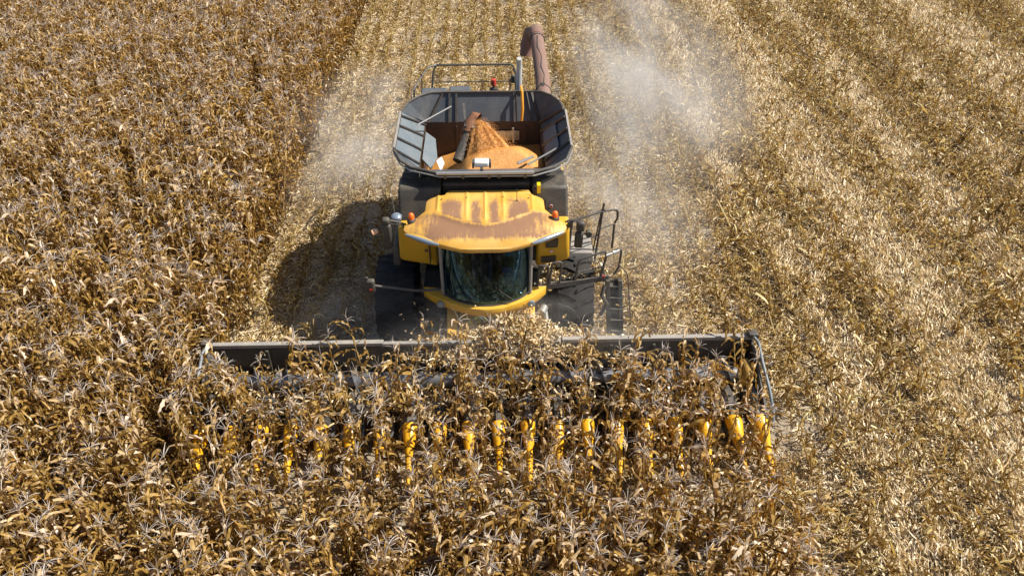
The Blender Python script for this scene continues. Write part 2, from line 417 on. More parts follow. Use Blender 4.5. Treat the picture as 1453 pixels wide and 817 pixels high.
while y < 44:
    x = -7.0
    while x < 30:
        px, py = x + rs.uniform(-.4, .4), y + rs.uniform(-.4, .4)
        if cut_area(px, py) and in_view(px, py, 0, 1.22):
            b = band(px, py); q = rs.random()
            if b > .3 and q < b: idx = NL + rs.randrange(NL); rz = rs.gauss(0, .3)
            elif py > 17 and -4 < px < 5.5 and q < .55: idx = 2*NL + rs.randrange(NL); rz = rs.uniform(0, 6.28)
            else: idx = rs.randrange(NL); rz = rs.uniform(0, 6.28)
            patch = math.sin(px*1.7+py*.6)*math.sin(py*1.1-px*.4)
            worn = math.sin(px*.9+1.3*math.sin(py*.45)) + .6*math.sin(py*.8+px*.5) + .5*math.sin(px*2.3-py*.9)
            if b < .3 and px > 4.6 and worn > .15 and rs.random() < .8: idx = 3*NL + rs.randrange(NL)
            elif b < .3 and worn < -1.1 and rs.random() < .7: idx = 2*NL + rs.randrange(NL)
            if b > .3 or rs.random() < (.74 + .26*patch)*(1 - .75*(track(px, py) if py > 12 else 0)): pts.append((px, py, rs.uniform(0, .02), 0, 0, rz, rs.uniform(.8, 1.15), idx))
            if b > .35:
                for _ in range(2): pts.append((px+rs.uniform(-.3,.3), py+rs.uniform(-.3,.3), rs.uniform(.02,.05), 0, 0, rs.gauss(0, .2), 1.1, NL + rs.randrange(NL)))
        x += .52
    y += .52
# a thinner litter of fallen leaves between the standing rows
for i in range(110):
    px, py = rs.uniform(-9, 4.6), rs.uniform(4.6, 12)
    pts.append((px, py, 0, 0, 0, rs.uniform(0, 6.28), .8, rs.randrange(NL)))
o = scatter('crop_residue', pts, lit_src)
tag(o, 'pale chopped maize straw, husks and leaves lying over the cut field', 'crop residue', kind='stuff')
st = []
for k in range(-1, 62):
    x = X0 + ROW*k; y = 4.2
    if k == -1: continue
    while y < 44:
        ok = (y > 12.0) if k <= 18 else True
        if ok and rs.random() < .95 - .75*band(x, y) - .5*(track(x, y) if y > 12 else 0):
            px, py = x + rs.gauss(0, .03), y
            if in_view(px, py, .2, 1.15) and not (-2.6 < px < 2.1 and 12 < py < 19):
                s = rs.uniform(.7, 1.15)*(1.2 if px > 4.8 else 1.0)
                if rs.random() < .05: s *= 1.6
                st.append((px, py, 0, rs.gauss(0, .22), rs.gauss(0, .22), rs.uniform(0, 6.28), s, rs.randrange(16)))
        y += rs.uniform(.08, .17)
st.sort(key=lambda p: math.hypot(p[0], p[1]) + (0 if in_view(p[0], p[1], .2, .98) else 50))
for (x, y, z, rx, ry, rz, s, i) in st[:300]:
    c = bpy.data.objects.new('cut_stalk', stub_me[i]); COL.objects.link(c); c.location = (x, y, z); c.rotation_euler = (rx, ry, rz); c.scale = (s,)*3
    tag(c, 'short cut maize stalk standing in the stubble right of the header', 'cut stalk', 'cut maize stalks nearest the camera')
o = scatter('stubble', st[300:], stub_src); tag(o, 'rows of short cut maize stalks over the harvested field', 'stubble', kind='stuff')

# ================================================================== the combine harvester
CX = -0.22
M_YEL = paint('yellow_paint', (0.72, 0.40, 0.012), 0.38, dust=0.16, scale=2.5)
M_YELD = paint('dusty_yellow_paint', (0.66, 0.39, 0.03), 0.5, dust=0.3, scale=3)
M_SNOUT = paint('yellow_snout_plastic', (0.85, 0.43, 0.008), 0.3, dust=0.06, scale=6)
M_BLK = paint('black_plastic', (0.022, 0.023, 0.026), 0.5, dust=0.2, scale=2.5)
M_STEEL = paint('dark_grey_steel', (0.055, 0.068, 0.085), 0.42, dust=0.2, scale=2.0, dcol=(0.30, 0.27, 0.24))
M_STEEL2 = paint('blue_grey_steel', (0.12, 0.16, 0.19), 0.38, dust=0.22, scale=2.0, dcol=(0.36, 0.33, 0.3))
M_GALV = paint('galvanised_steel', (0.42, 0.43, 0.43), 0.35, 0.6, dust=0.25, scale=6)
M_BEAM = paint('worn_grey_beam', (0.24, 0.23, 0.22), 0.55, 0.0, dust=0.45, scale=3, dcol=(0.42, 0.37, 0.3))
M_RAIL = paint('rail_paint', (0.035, 0.036, 0.04), 0.45, dust=0.2, scale=5)
M_RUB = paint('tyre_rubber', (0.014, 0.014, 0.015), 0.85, dust=0.1, scale=3, bump=.3, dcol=(0.16, 0.13, 0.1))
M_AUG = paint('worn_auger_steel', (0.25, 0.27, 0.30), 0.32, 0.7, dust=0.25, scale=5)
M_INT = paint('tank_lining', (0.035, 0.032, 0.034), 0.6, dust=0.34, scale=5, dcol=(0.22, 0.11, 0.05))
M_SALM = paint('faded_red_paint', (0.23, 0.115, 0.085), 0.65, dust=0.55, scale=2.2, dcol=(0.23, 0.165, 0.135))
M_WHITE = paint('white_plastic', (0.75, 0.75, 0.73), 0.4, dust=0.1)
M_DECK = paint('platform_tread', (0.16, 0.17, 0.18), 0.5, 0.3, dust=0.5, scale=5, bump=.5)
M_SEAT = paint('seat_fabric', (0.03, 0.035, 0.05), 0.8, dust=0.05)
M_SHIRT = paint('blue_shirt', (0.50, 0.75, 0.9), 0.8, dust=0.0); M_JEANS = paint('dark_trousers', (0.03, 0.05, 0.1), 0.85, dust=0.0)
M_SKIN = paint('skin', (0.50, 0.29, 0.19), 0.5, dust=0.0); M_HAIR = paint('hair', (0.03, 0.02, 0.015), 0.7, dust=0.0)
def simple(name, col, rough, metal=0, **kw):
    m, nt, p = nodes_of(name); p.inputs['Base Color'].default_value = (*col, 1); p.inputs['Roughness'].default_value = rough; p.inputs['Metallic'].default_value = metal
    n = noise(nt, 14, 3); nt.links.new(ramp(nt, n, 0.3, 0.7, rough*.8, min(1, rough*1.25)), p.inputs['Roughness'])
    for k, v in kw.items(): p.inputs[k].default_value = v
    return m
M_ORANGE = simple('amber_lens', (0.9, 0.16, 0.02), 0.25); M_REDL = simple('red_lens', (0.5, 0.05, 0.03), 0.4)
M_LENS = simple('lamp_glass', (0.26, 0.31, 0.37), 0.2, 0.3)
M_MIRR = simple('mirror_glass', (0.6, 0.62, 0.65), 0.08, 0.9)
M_TIP = simple('snout_tip_plastic', (0.05, 0.035, 0.03), 0.5)
M_SCREEN = simple('monitor_face', (0.05, 0.12, 0.35), 0.2)

def glass_mat():
    m = bpy.data.materials.new('tinted_glass'); m.use_nodes = True; nt = m.node_tree
    for n in list(nt.nodes): nt.nodes.remove(n)
    out = nt.nodes.new('ShaderNodeOutputMaterial'); tr = nt.nodes.new('ShaderNodeBsdfTransparent'); gl = nt.nodes.new('ShaderNodeBsdfGlossy')
    tr.inputs[0].default_value = (0.40, 0.58, 0.70, 1); gl.inputs['Roughness'].default_value = 0.06; gl.inputs[0].default_value = (0.8, 0.95, 1, 1)
    fr = nt.nodes.new('ShaderNodeFresnel'); fr.inputs[0].default_value = 1.5
    d = nt.nodes.new('ShaderNodeBsdfDiffuse'); d.inputs[0].default_value = (.36, .29, .2, 1)
    mx = nt.nodes.new('ShaderNodeMixShader'); nt.links.new(math_n(nt, 'MULTIPLY', fr.outputs[0], .55), mx.inputs[0]); nt.links.new(tr.outputs[0], mx.inputs[1]); nt.links.new(gl.outputs[0], mx.inputs[2])
    m2 = nt.nodes.new('ShaderNodeMixShader'); nt.links.new(ramp(nt, noise(nt, 2.5, 5, .7), .5, .8, 0.0, .05), m2.inputs[0])
    nt.links.new(mx.outputs[0], m2.inputs[1]); nt.links.new(d.outputs[0], m2.inputs[2]); nt.links.new(m2.outputs[0], out.inputs[0]); return m
M_GLASS = glass_mat()

def roof_mat():
    """yellow roof with brown dust caked between the ribs and rubbed off in streaks"""
    m, nt, p = nodes_of('dirty_yellow_roof')
    tc = nt.nodes.new('ShaderNodeTexCoord'); sp = nt.nodes.new('ShaderNodeSeparateXYZ'); nt.links.new(tc.outputs['Object'], sp.inputs[0])
    big = noise(nt, 2.2, 3, .5); st = noise(nt, 1.0, 7, .8, stretch=(14, 3.5, 3)); fine = noise(nt, 22, 4, .8)
    at = nt.nodes.new('ShaderNodeAttribute'); at.attribute_name = 'dirt'
    v = math_n(nt, 'ADD', math_n(nt, 'MULTIPLY', st, .9), math_n(nt, 'MULTIPLY', big, .45))
    v = math_n(nt, 'ADD', v, math_n(nt, 'MULTIPLY', fine, .25))
    v = math_n(nt, 'ADD', v, math_n(nt, 'SUBTRACT', math_n(nt, 'MULTIPLY', at.outputs['Fac'], .50), .52))
    f = ramp(nt, v, .44, .68)
    c = mix_rgb(nt, (0.74, 0.43, 0.11), (0.66, 0.35, 0.05), ramp(nt, big, .35, .6))
    c = mix_rgb(nt, c, (0.22, 0.115, 0.08), math_n(nt, 'MULTIPLY', f, .88))
    nt.links.new(c, p.inputs['Base Color']); nt.links.new(ramp(nt, f, 0, 1, .5, .9), p.inputs['Roughness']); return m
M_ROOF = roof_mat()

def grain_mat():
    m, nt, p = nodes_of('maize_grain')
    tc = nt.nodes.new('ShaderNodeTexCoord'); vo = nt.nodes.new('ShaderNodeTexVoronoi'); vo.inputs['Scale'].default_value = 75
    nt.links.new(tc.outputs['Object'], vo.inputs['Vector'])
    c = mix_rgb(nt, (0.88, 0.43, 0.10), (0.72, 0.30, 0.05), ramp(nt, noise(nt, 4, 5, .7), .35, .65))
    c = mix_rgb(nt, c, (0.95, 0.62, 0.25), ramp(nt, vo.outputs['Color'], .62, .8, 0, .6))
    c = mix_rgb(nt, c, (0.30, 0.10, 0.02), ramp(nt, vo.outputs['Distance'], .3, .7, 0, .6))
    nt.links.new(c, p.inputs['Base Color']); p.inputs['Roughness'].default_value = .5
    b = nt.nodes.new('ShaderNodeBump'); b.inputs['Strength'].default_value = .7; b.inputs['Distance'].default_value = .01; b.invert = True
    nt.links.new(vo.outputs['Distance'], b.inputs['Height']); nt.links.new(b.outputs[0], p.inputs['Normal']); return m
M_GRAIN = grain_mat()

comb = empty('combine_harvester', (CX, 14.0, 0))
tag(comb, 'yellow and black combine harvester with a wide maize header cutting towards the camera', 'combine harvester')

# ---- chassis and body
b = MB()
b.box(-1.55, 1.1, 12.9, 19.2, 0.95, 1.6)
b.build('chassis', M_BLK, comb, .03)
b = MB()
b.box(-1.97, 1.50, 14.06, 14.70, 1.6, 3.53)
b.box(-1.93, -1.64, 14.70, 17.05, 1.6, 3.50); b.box(1.14, 1.46, 14.70, 17.05, 1.6, 3.50)
b.box(-1.93, 1.46, 17.05, 18.0, 1.6, 3.50)
b.hexa([(-1.85,18.0,1.7),(1.38,18.0,1.7),(1.3,19.3,1.9),(-1.77,19.3,1.9),(-1.85,18.0,3.42),(1.38,18.0,3.42),(1.2,19.2,3.0),(-1.67,19.2,3.0)])
b.build('tank_body', M_BLK, comb, .035)
for sx, x0 in ((-1, -1.985), (1, 1.515)):
    b = MB(); b.slab([(x0, 14.3, 1.5), (x0, 19.1, 1.6), (x0, 19.1, 2.6), (x0, 17.2, 3.3), (x0, 14.3, 3.35)] if sx > 0 else [(x0, 14.3, 3.35), (x0, 17.2, 3.3), (x0, 19.1, 2.6), (x0, 19.1, 1.6), (x0, 14.3, 1.5)], .045)
    b.build('side_panel', M_YELD, comb, .01)
b = MB()   # moulded front corners of the tank, either side of the cab
b.hexa([(-1.98,13.10,2.45),(-1.20,13.10,2.45),(-1.20,14.05,2.45),(-1.98,14.05,2.45),(-1.95,13.62,3.74),(-1.08,13.62,3.74),(-1.08,14.05,3.78),(-1.95,14.05,3.78)])
b.hexa([(0.86,13.10,2.45),(1.52,13.10,2.45),(1.52,14.05,2.45),(0.86,14.05,2.45),(0.76,13.62,3.74),(1.49,13.62,3.74),(1.49,14.05,3.78),(0.76,14.05,3.78)])
b.box(-1.08,.76,13.80,14.05,3.3,3.74)
b.build('corner_moulding', M_BLK, comb, .05)
def mz(z): return 13.10 + (z-2.45)/1.29*.52
b = MB(); b.slab([(1.04,mz(3.24)-.012,3.24),(1.26,mz(3.24)-.012,3.24),(1.26,mz(3.52)-.012,3.52),(1.04,mz(3.52)-.012,3.52)], .01, (0,-.93,.37)); o_ = b.build('access_flap', M_RAIL, comb)
b = MB(); b.lathe((1.15, mz(3.38)-.02, 3.38), [(0, .04), (-.012, .04)], 'y', 20); b.build('warning_sticker', simple('sticker_white_red', (0.75, .6, .6), .5), o_)
b = MB(); b.lathe((1.15, mz(3.38)-.034, 3.38), [(0, .024), (-.004, .024)], 'y', 20); b.build('sticker_disc', M_REDL, o_)
b = MB(); b.box(.86, .93, 13.50, 13.64, 3.66, 3.84); b.build('latch_bracket', simple('bright_yellow', (.85, .6, .02), .4), comb)

# ---- tank lining and opening panels
HZ, HF, HB, HL, HR = 3.55, 14.72, 17.0, -1.62, 1.12
b = MB(); t = .03
b.slab([(HL,HB,2.2),(HR,HB,2.2),(HR,HB,HZ),(HL,HB,HZ)], t, (0,-1,0)); b.slab([(HL,HF,2.2),(HL,HB,2.2),(HL,HB,HZ),(HL,HF,HZ)], t, (1,0,0))
b.slab([(HR,HF,2.2),(HR,HB,2.2),(HR,HB,HZ),(HR,HF,HZ)], t, (-1,0,0)); b.slab([(HL,HF,2.2),(HR,HF,2.2),(HR,HF,HZ),(HL,HF,HZ)], t, (0,1,0))
b.slab([(HL,HF,2.2),(HR,HF,2.2),(HR,HB,2.2),(HL,HB,2.2)], t, (0,0,1))
for i in range(6): b.box(-.9+i*.33, -.86+i*.33, HB-.04, HB-.01, 2.6, 3.45)
lin = b.build('tank_lining', M_INT, comb)
b = MB()
for i in range(7): b.tube([(.05+.08*i, HB-.045, 3.15+.04*(i % 2)), (.05+.08*i, HB-.06, 3.22+.04*(i % 2))], .016, 6)
b.box(0, .62, HB-.05, HB-.035, 3.08, 3.32); b.build('sensor_plate', M_GALV, lin)

FLn, FLf, FRn, FRf = (-2.06,14.45,4.18), (-2.06,16.15,4.22), (1.62,14.45,4.18), (1.60,16.15,4.22)
BL, BR = (-1.19, 17.3, 4.17), (0.93, 17.3, 4.17)
F0, F1, F2, F3 = (-1.66,13.84,4.10), (-1.10,13.62,4.08), (0.80,13.62,4.08), (1.22,13.80,4.10)
def panel(pts, name, m=M_STEEL, th=.025, n=None):
    b = MB(); b.slab(pts, th, n); return b.build(name, m, comb, .004)
def vn(a, bb, c): return (Vector(bb)-Vector(a)).cross(Vector(c)-Vector(a)).normalized()
bp_ = panel([(HL+.1,HB,HZ),(HR-.02,HB,HZ),BR,BL], 'rear_flap', M_STEEL)
lp_ = panel([(HL,HF+.1,HZ),(HL,HB-.05,HZ),FLf,FLn], 'left_flap', M_STEEL2)
rp_ = panel([(HR,HB-.05,HZ),(HR,HF+.1,HZ),FRn,FRf], 'right_flap', M_STEEL)
fp_ = panel([(HR-.05,HF,HZ),(HL+.05,HF,HZ),F1,F2], 'front_flap', M_STEEL)
# folding corner gussets, rounded towards the rim
def gusset(name, root, rim, m):
    b = MB()
    for p, q in zip(rim, rim[1:]): 
        n = vn(root, p, q)
        b.slab([root, p, q], .02, n if n.z > 0 else -n)
    o = b.build(name, m, comb); return o
gusset('corner_gusset', (HL+.06,HB-.03,HZ), [FLf, (-1.93,16.62,4.24), (-1.68,16.98,4.24), (-1.42,17.22,4.21), BL], M_STEEL)
gusset('corner_gusset', (HR-.02,HB-.03,HZ), [BR, (1.14,17.2,4.2), (1.36,16.92,4.23), (1.52,16.55,4.24), FRf], M_STEEL)
gusset('corner_gusset', (HL+.02,HF+.05,HZ), [F1, F0, (-1.9,14.05,4.14), FLn], M_STEEL)
gusset('corner_gusset', (HR-.02,HF+.05,HZ), [FRn, (1.48,14.02,4.14), F3, F2], M_STEEL)
rimp = [F1, F0, (-1.9,14.05,4.14), FLn, FLf, (-1.93,16.62,4.24), (-1.68,16.98,4.24), (-1.42,17.22,4.21), BL, BR, (1.14,17.2,4.2), (1.36,16.92,4.23), (1.52,16.55,4.24), FRf, FRn, (1.48,14.02,4.14), F3, F2]
b = MB(); b.tube(rimp, .028, 8, closed=True)
rim = b.build('tank_rim', M_RAIL, comb)
b = MB(); b.tube([(-1.15,13.58,4.10), (.8,13.58,4.10)], .036, 8); b.tube([(-2.07,14.42,4.13),(-1.91,14.01,4.09),(-1.67,13.80,4.05),(-1.1,13.575,4.03),(.8,13.575,4.03),(1.23,13.76,4.05),(1.49,13.98,4.09),(1.63,14.42,4.13)], .018, 6)
b.build('rim_sheen_pipe', M_GALV, rim)  # pale tubes stand in for the reflection along the front rim
for x in (-.98,-.62,-.1,.1,.62):
    b = MB(); b.box(x-.025, x+.025, 13.55, 13.625, 3.99, 4.115); b.build('rim_clamp', M_RAIL, rim)
b = MB()     # dented plate along the side rims
for x, sx in ((-2.07,-1),(1.62,1)): b.bar((x,14.5,4.15),(x,16.1,4.2), .05, .14)
b.build('rim_plate', M_BEAM, rim, .01)
def lerp(a, c, t): return Vector(a)*(1-t) + Vector(c)*t
b = MB()
for k in (.06, .36, .68, .95):
    p, q = lerp((HL,HF+.1,HZ),(HL,HB-.05,HZ),k), lerp(FLn,FLf,k); off = Vector((.02,0,.02)); b.bar(p+off, q+off-Vector((0,.12,0)), .045, .035)
b.build('left_flap_rib', M_RAIL, lp_)
b = MB()
for k in (.1, .42, .74, .97):
    p, q = lerp((HR,HF+.1,HZ),(HR,HB-.05,HZ),k), lerp(FRn,FRf,k); off = Vector((-.02,0,.02)); b.bar(p+off, q+off+Vector((0,.1,0)), .05, .04)
b.build('right_flap_rib', M_RAIL, rp_)
b = MB(); b.slab([(HR+.02,HF+.3,HZ+.06),(HR+.27,HF+.25,HZ+.41),(HR+.27,HF+1.45,HZ+.42),(HR+.02,HF+1.55,HZ+.06)], .012, (-.8,0,.6)); b.build('stiffener_plate', M_STEEL2, rp_)
b = MB()
for x in (-1.02, -.86, .50, .56): 
    b.bar((x*1.02, HB-.03, HZ), (x, 17.27, 4.16), .05 if x != .56 else .025, .04)
b.bar((-1.55,HB-.04,HZ+.02),(BL[0],17.26,4.16),.05,.04); b.bar((1.08,HB-.04,HZ+.02),(BR[0]-.02,17.26,4.16),.06,.05); b.bar((.92,HB-.04,HZ+.02),(BR[0]-.14,17.26,4.16),.03,.05)
b.bar((-1.19,17.28,4.17),(.93,17.28,4.17),.06,.05)
b.build('rear_flap_rib', M_RAIL, bp_)
b = MB(); b.tube([(-1.70,15.9,4.02), (-.98,16.93,3.98)], .017, 6); b.build('gas_strut', M_GALV, comb)
b = MB(); b.tube([(1.38,14.95,3.92), (.72,14.55,3.74)], .02, 6); b.tube([(.85,14.9,3.74),(.50,14.68,3.70)], .03, 6); b.build('gas_strut', M_GALV, comb)
b = MB(); b.tube([(.66,17.28,4.30),(.68,17.1,4.25),(.69,16.9,3.9),(.67,16.88,3.62)], [.03,.035,.035,.03], 8); b.build('orange_strap', simple('orange_strap', (.75,.33,.03), .5), comb)
b = MB(); b.tube([(.47,16.6,3.2),(.46,16.5,3.62)], .022, 6); b.build('level_sensor', M_GALV, comb)
b = MB(); b.slab([(-1.58,15.3,3.5),(-1.58,16.6,3.5),(-1.35,16.4,3.42),(-1.28,15.7,3.3),(-1.4,15.3,3.25)], .03, (.4,0,.9)); b.build('inner_baffle', M_STEEL2, comb)
b = MB(); b.slab([(-1.28,15.35,3.42),(-1.17,15.5,3.44),(-1.10,15.3,3.40),(-1.17,14.98,3.36)], .03, (0,-.3,.9)); b.build('baffle_tip', M_WHITE, comb)
# fill auger
b = MB(); b.tube([(-.80,15.35,3.40),(-.55,15.9,3.82)], .125, 18); fa = b.build('fill_auger_tube', M_BLK, comb)
b = MB(); b.tube([(-.56,15.88,3.81),(-.50,16.05,3.98),(-.40,16.12,4.08),(-.32,16.08,4.06)], [.155,.155,.14,.13], 16, cap=False); b.build('fill_auger_mouth', paint('grain_stained_steel', (.17,.08,.05), .5, dust=.3, dcol=(.4,.16,.05)), fa)
b = MB(); b.slab([(-.48,15.78,4.0),(-.05,15.86,3.98),(-.12,16.05,3.99),(-.44,16.02,4.02)], .02, (0,-.2,1)); b.build('deflector_plate', M_GALV, fa)
b = MB(); b.bar((-.62,15.85,3.98),(-.68,16.9,4.05),.05); b.build('auger_bracket', M_RAIL, fa)

# ---- white receiver box on the front rim
b = MB(); b.box(-.40, -.10, 13.72, 13.92, 4.14, 4.26); wb = b.build('receiver_box', M_WHITE, comb, .03)
b = MB(); b.box(-.44,-.40,13.74,13.9,4.12,4.24); b.box(-.10,-.06,13.74,13.9,4.12,4.24); b.box(-.28,-.22,13.62,13.74,4.08,4.16); b.build('receiver_bracket', M_RAIL, wb)

# ---- cab
def interp(tab, y):
    for (a, va), (c, vc) in zip(tab, tab[1:]):
        if a >= y >= c: return va + (vc-va)*((a-y)/(a-c) if a != c else 0)
    return tab[-1][1]
HWT = [(13.50,.90),(13.44,.98),(13.38,1.12),(13.28,1.17),(12.96,1.175),(12.84,1.26),(12.74,1.44),(12.64,1.56),(12.54,1.58),(12.45,1.53),(12.32,1.30),(12.2,1.10),(12.14,.98),(12.09,.86),(12.05,.72),(12.015,.57),(11.993,.42),(11.985,.30)]
CR = -0.19
def ridge_y(x): 
    a = abs(x)
    return 12.44 + .40*(1-math.cos(min(a, 1.3)/1.3*math.pi))/2
def roof_z(x, y, u):
    z = 3.72 - .05*max(0, (13.4-y)/1.0) - .20*max(0, (12.9-y)/1.0)**1.2
    fr_ = min(1, max(0, (12.3-y)/.3)); z -= .10*abs(u)**6*(1-fr_) + .10*fr_**3 + .05*(x*x)/2.4*(1-.6*fr_)
    d = (y - ridge_y(x))/.06; z += .045/(1+math.exp(-max(-20, min(20, d*2.2)))) + .02*math.exp(-d*d*.6)
    if y > ridge_y(x):
        for rx in (-.93, -.36, .0, .36, .93):
            z += .022*math.exp(-((x-rx)/.028)**2) * min(1, (y-ridge_y(x))/.1)
    if y > 13.36: z -= .07*((y-13.36)/.14)
    return z
NU, NV = 121, 90
ysr = [13.50 - (13.50-11.985)*(1-math.cos(math.pi*.5*min(1, j/(NV-1)*1.0)))**.0*(j/(NV-1)) for j in range(NV)]
V = []; DV = []
for j in range(NV):
    y = ysr[j]; k_ = min(.035, (y-11.985)*.9, (13.5-y)*.5); hw = sum(interp(HWT, y+q*k_) for q in (-1,-.5,0,.5,1))/5
    for i in range(NU):
        u = -1 + 2*i/(NU-1); u = math.sin(u*math.pi/2)*.35 + u*.65; x = u*hw; V.append((CR+x, y, roof_z(x, y, u)))
        dm = 0
        if y > ridge_y(x)+.02:
            ds = min(abs(x-r) for r in (-.93,-.36,0,.36,.93)); dm = min(1, ds/.15)*.95*min(1, max(0, (1.16-abs(x))/.25))*min(1, max(0, (13.40-y)/.45))
            if abs(x) > .93: dm *= .55
        else: dm = .9*min(1, max(0, (y-12.02-.05*abs(x))/.16))*(1 - .65*min(1, max(0, (abs(x)-.9)/.5)))*(.35 + .65*min(1, abs(y-ridge_y(x))/.05))
        DV.append(max(0, dm))
F = [(j*NU+i, (j+1)*NU+i, (j+1)*NU+i+1, j*NU+i+1) for j in range(NV-1) for i in range(NU-1)]
nV = len(V); rimi = list(range(NU)) + [j*NU+NU-1 for j in range(1, NV)] + [(NV-1)*NU+i for i in range(NU-2, -1, -1)] + [j*NU for j in range(NV-2, 0, -1)]
cxr, cyr = CR, 12.8
for ring, (ins, dz) in enumerate(((-.006, .035), (0.0, .085), (.05, .12), (.10, .11))):
    for q in rimi:
        x, y, z = V[q]; dx, dy = x-cxr, y-cyr; L = math.hypot(dx, dy); V.append((x-dx/L*ins, y-dy/L*ins, z-dz)); DV.append(0)
m_ = len(rimi)
for ring in range(4):
    for a in range(m_):
        c = (a+1) % m_; t0 = (rimi[a], rimi[c]) if ring == 0 else (nV+(ring-1)*m_+a, nV+(ring-1)*m_+c)
        F.append((t0[0], t0[1], nV+ring*m_+c, nV+ring*m_+a))
F.append(tuple(reversed([nV+3*m_+a for a in range(m_)])))
b = MB(); b.v = V; b.f = F; b.t = [.5]*len(F); b.m = [0]*len(F)
roof = b.build('cab_roof', M_ROOF, comb, smooth=50)
a = roof.data.attributes.new('dirt', 'FLOAT', 'POINT'); a.data.foreach_set('value', DV)
b = MB(); b.hexa([(-1.0,13.47,3.45),(.72,13.47,3.45),(.72,13.72,3.45),(-1.0,13.72,3.45),(-1.02,13.47,3.69),(.76,13.47,3.69),(.70,13.68,3.66),(-.94,13.68,3.66)]); b.build('roof_rear_cowl', M_YELD, roof, .04)
# lamps in the front edge of the roof: (inner end, outer end)
def lamp_strip(pts, r0):
    b = MB(); b.tube(pts, r0, 10); return b
for p in ([(-1.72,12.42,3.43),(-1.58,12.345,3.425),(-1.40,12.24,3.42),(-1.22,12.14,3.42),(-1.07,12.08,3.42)], [(1.33,12.44,3.43),(1.18,12.355,3.425),(1.00,12.25,3.42),(.84,12.15,3.42),(.70,12.08,3.42)]):
    l_ = lamp_strip(p, [.02,.04,.048,.045,.02]).build('work_light', M_LENS, roof)
    b = MB(); b.tube([Vector(q)+Vector((0,.055,-.02)) for q in p], [.035,.06,.07,.065,.035], 10); b.build('lamp_housing', M_YELD, l_)
for x in (-1.62, 1.17):
    b = MB(); b.lathe((x,12.72,3.58), [(0,.058),(.07,.062),(.11,.055),(.14,.035),(.15,.005)], 'z', 20); bc = b.build('beacon', M_ORANGE, roof)
    b = MB(); b.lathe((x,12.72,3.53), [(0,.09),(.06,.085),(.075,.07)], 'z', 20); b.build('beacon_base', M_BLK, bc)
b = MB(); b.tube([(.44,13.1,3.72),(.44,13.12,4.0)], .007, 5); b.lathe((.44,13.1,3.70), [(0,.025),(.05,.02)], 'z', 10); b.build('antenna', M_BLK, roof)

cab = MB()
cab.box(-1.06,.68, 12.42,13.70, 1.86,1.97)                       # floor
cab.box(-1.06,.68, 13.62,13.70, 1.97,3.45)                       # rear wall
cab.bar((-1.05,13.62,1.95),(-1.05,13.62,3.45),.08); cab.bar((.67,13.62,1.95),(.67,13.62,3.45),.08)
cabo = cab.build('cab_shell', M_BLK, comb, .01)
for x in (-1.08, .70):
    b = MB(); b.tube([(x,12.48,1.92),(x*1.0,12.45,2.4),(x,12.42,2.9),(x,12.36,3.42)], .035, 8); b.build('cab_pillar', M_BEAM, cabo)
def gfn(u, v):
    a = (u-.5)*2; x = CR + a*.87; z = 1.93 + v*1.36
    bulge = .34*(1-a*a) + .08*(1-a**8); y = 12.50 - bulge - .02*math.sin(v*math.pi) + .0*v
    return (x, y, z)
b = MB(); b.grid(gfn, 25, 9, (0,.008,0)); ws = b.build('windscreen', M_GLASS, cabo)
b = MB(); b.tube([tuple(Vector(gfn(i/24, 0))+Vector((0,-.004,0))) for i in range(25)], .018, 6); b.build('windscreen_seal', M_BLK, ws)
b = MB(); b.tube([(.36,12.13,2.0),(.1,12.10,2.25),(-.1,12.1,2.62)], .009, 5); b.build('wiper', M_BLK, ws)
for x in (-1.075, .695):
    b = MB(); b.box(x-.004, x+.004, 12.52, 13.58, 1.98, 3.42); b.build('side_window', M_GLASS, cabo)
# cab interior
b = MB(); b.box(-.52,-.04,12.98,13.42,2.32,2.46); b.box(-.52,-.04,13.40,13.54,2.46,3.12); b.box(-.42,-.14,13.42,13.54,3.12,3.32); b.box(-.42,-.14,13.05,13.35,1.97,2.32)
seat = b.build('driver_seat', M_SEAT, cabo, .05)
b = MB(); b.box(.06,.20,12.85,13.40,2.50,2.60); b.box(-.76,-.62,12.95,13.40,2.50,2.58); b.build('armrest', M_BLK, seat, .03)
b = MB(); b.box(.12,.56,12.55,13.35,1.97,2.36); b.build('side_console', simple('teal_plastic', (.05,.13,.13), .4), cabo, .05)
b = MB(); b.tube([(CR-.1,12.50,1.97),(CR-.1,12.70,2.55)], .04, 8)
b.build('steering_column', M_BLK, cabo)
b = MB(); cen = Vector((CR-.1,12.70,2.58)); nn = Vector((0,.45,.9)).normalized(); e1 = Vector((1,0,0)); e2 = nn.cross(e1)
b.tube([cen + (e1*math.cos(q)+e2*math.sin(q))*.19 for q in [2*math.pi*i/24 for i in range(24)]], .016, 8, closed=True)
for q in (.4, 2.7, 4.7): b.bar(cen, cen + (e1*math.cos(q)+e2*math.sin(q))*.18, .03, .02)
b.build('steering_wheel', M_BLK, cabo)
b = MB(); b.box(.12,.36,12.60,12.66,2.28,2.50); b.tube([(.3,12.64,2.0),(.28,12.64,2.3)], .02, 6); mo = b.build('monitor', M_BLK, cabo, .01)
b = MB(); b.box(.14,.34,12.592,12.598,2.30,2.48); b.build('monitor_screen', M_SCREEN, mo)

# roof seams, bolts
b = MB()
for x in (-1.05,-.55,.17,.67):
    for y in (13.2,):
        b.lathe((x, y, roof_z(x-CR, y, .5)-.002), [(0,.014),(.012,.012)], 'z', 8)
b.build('roof_bolt', M_RAIL, roof)
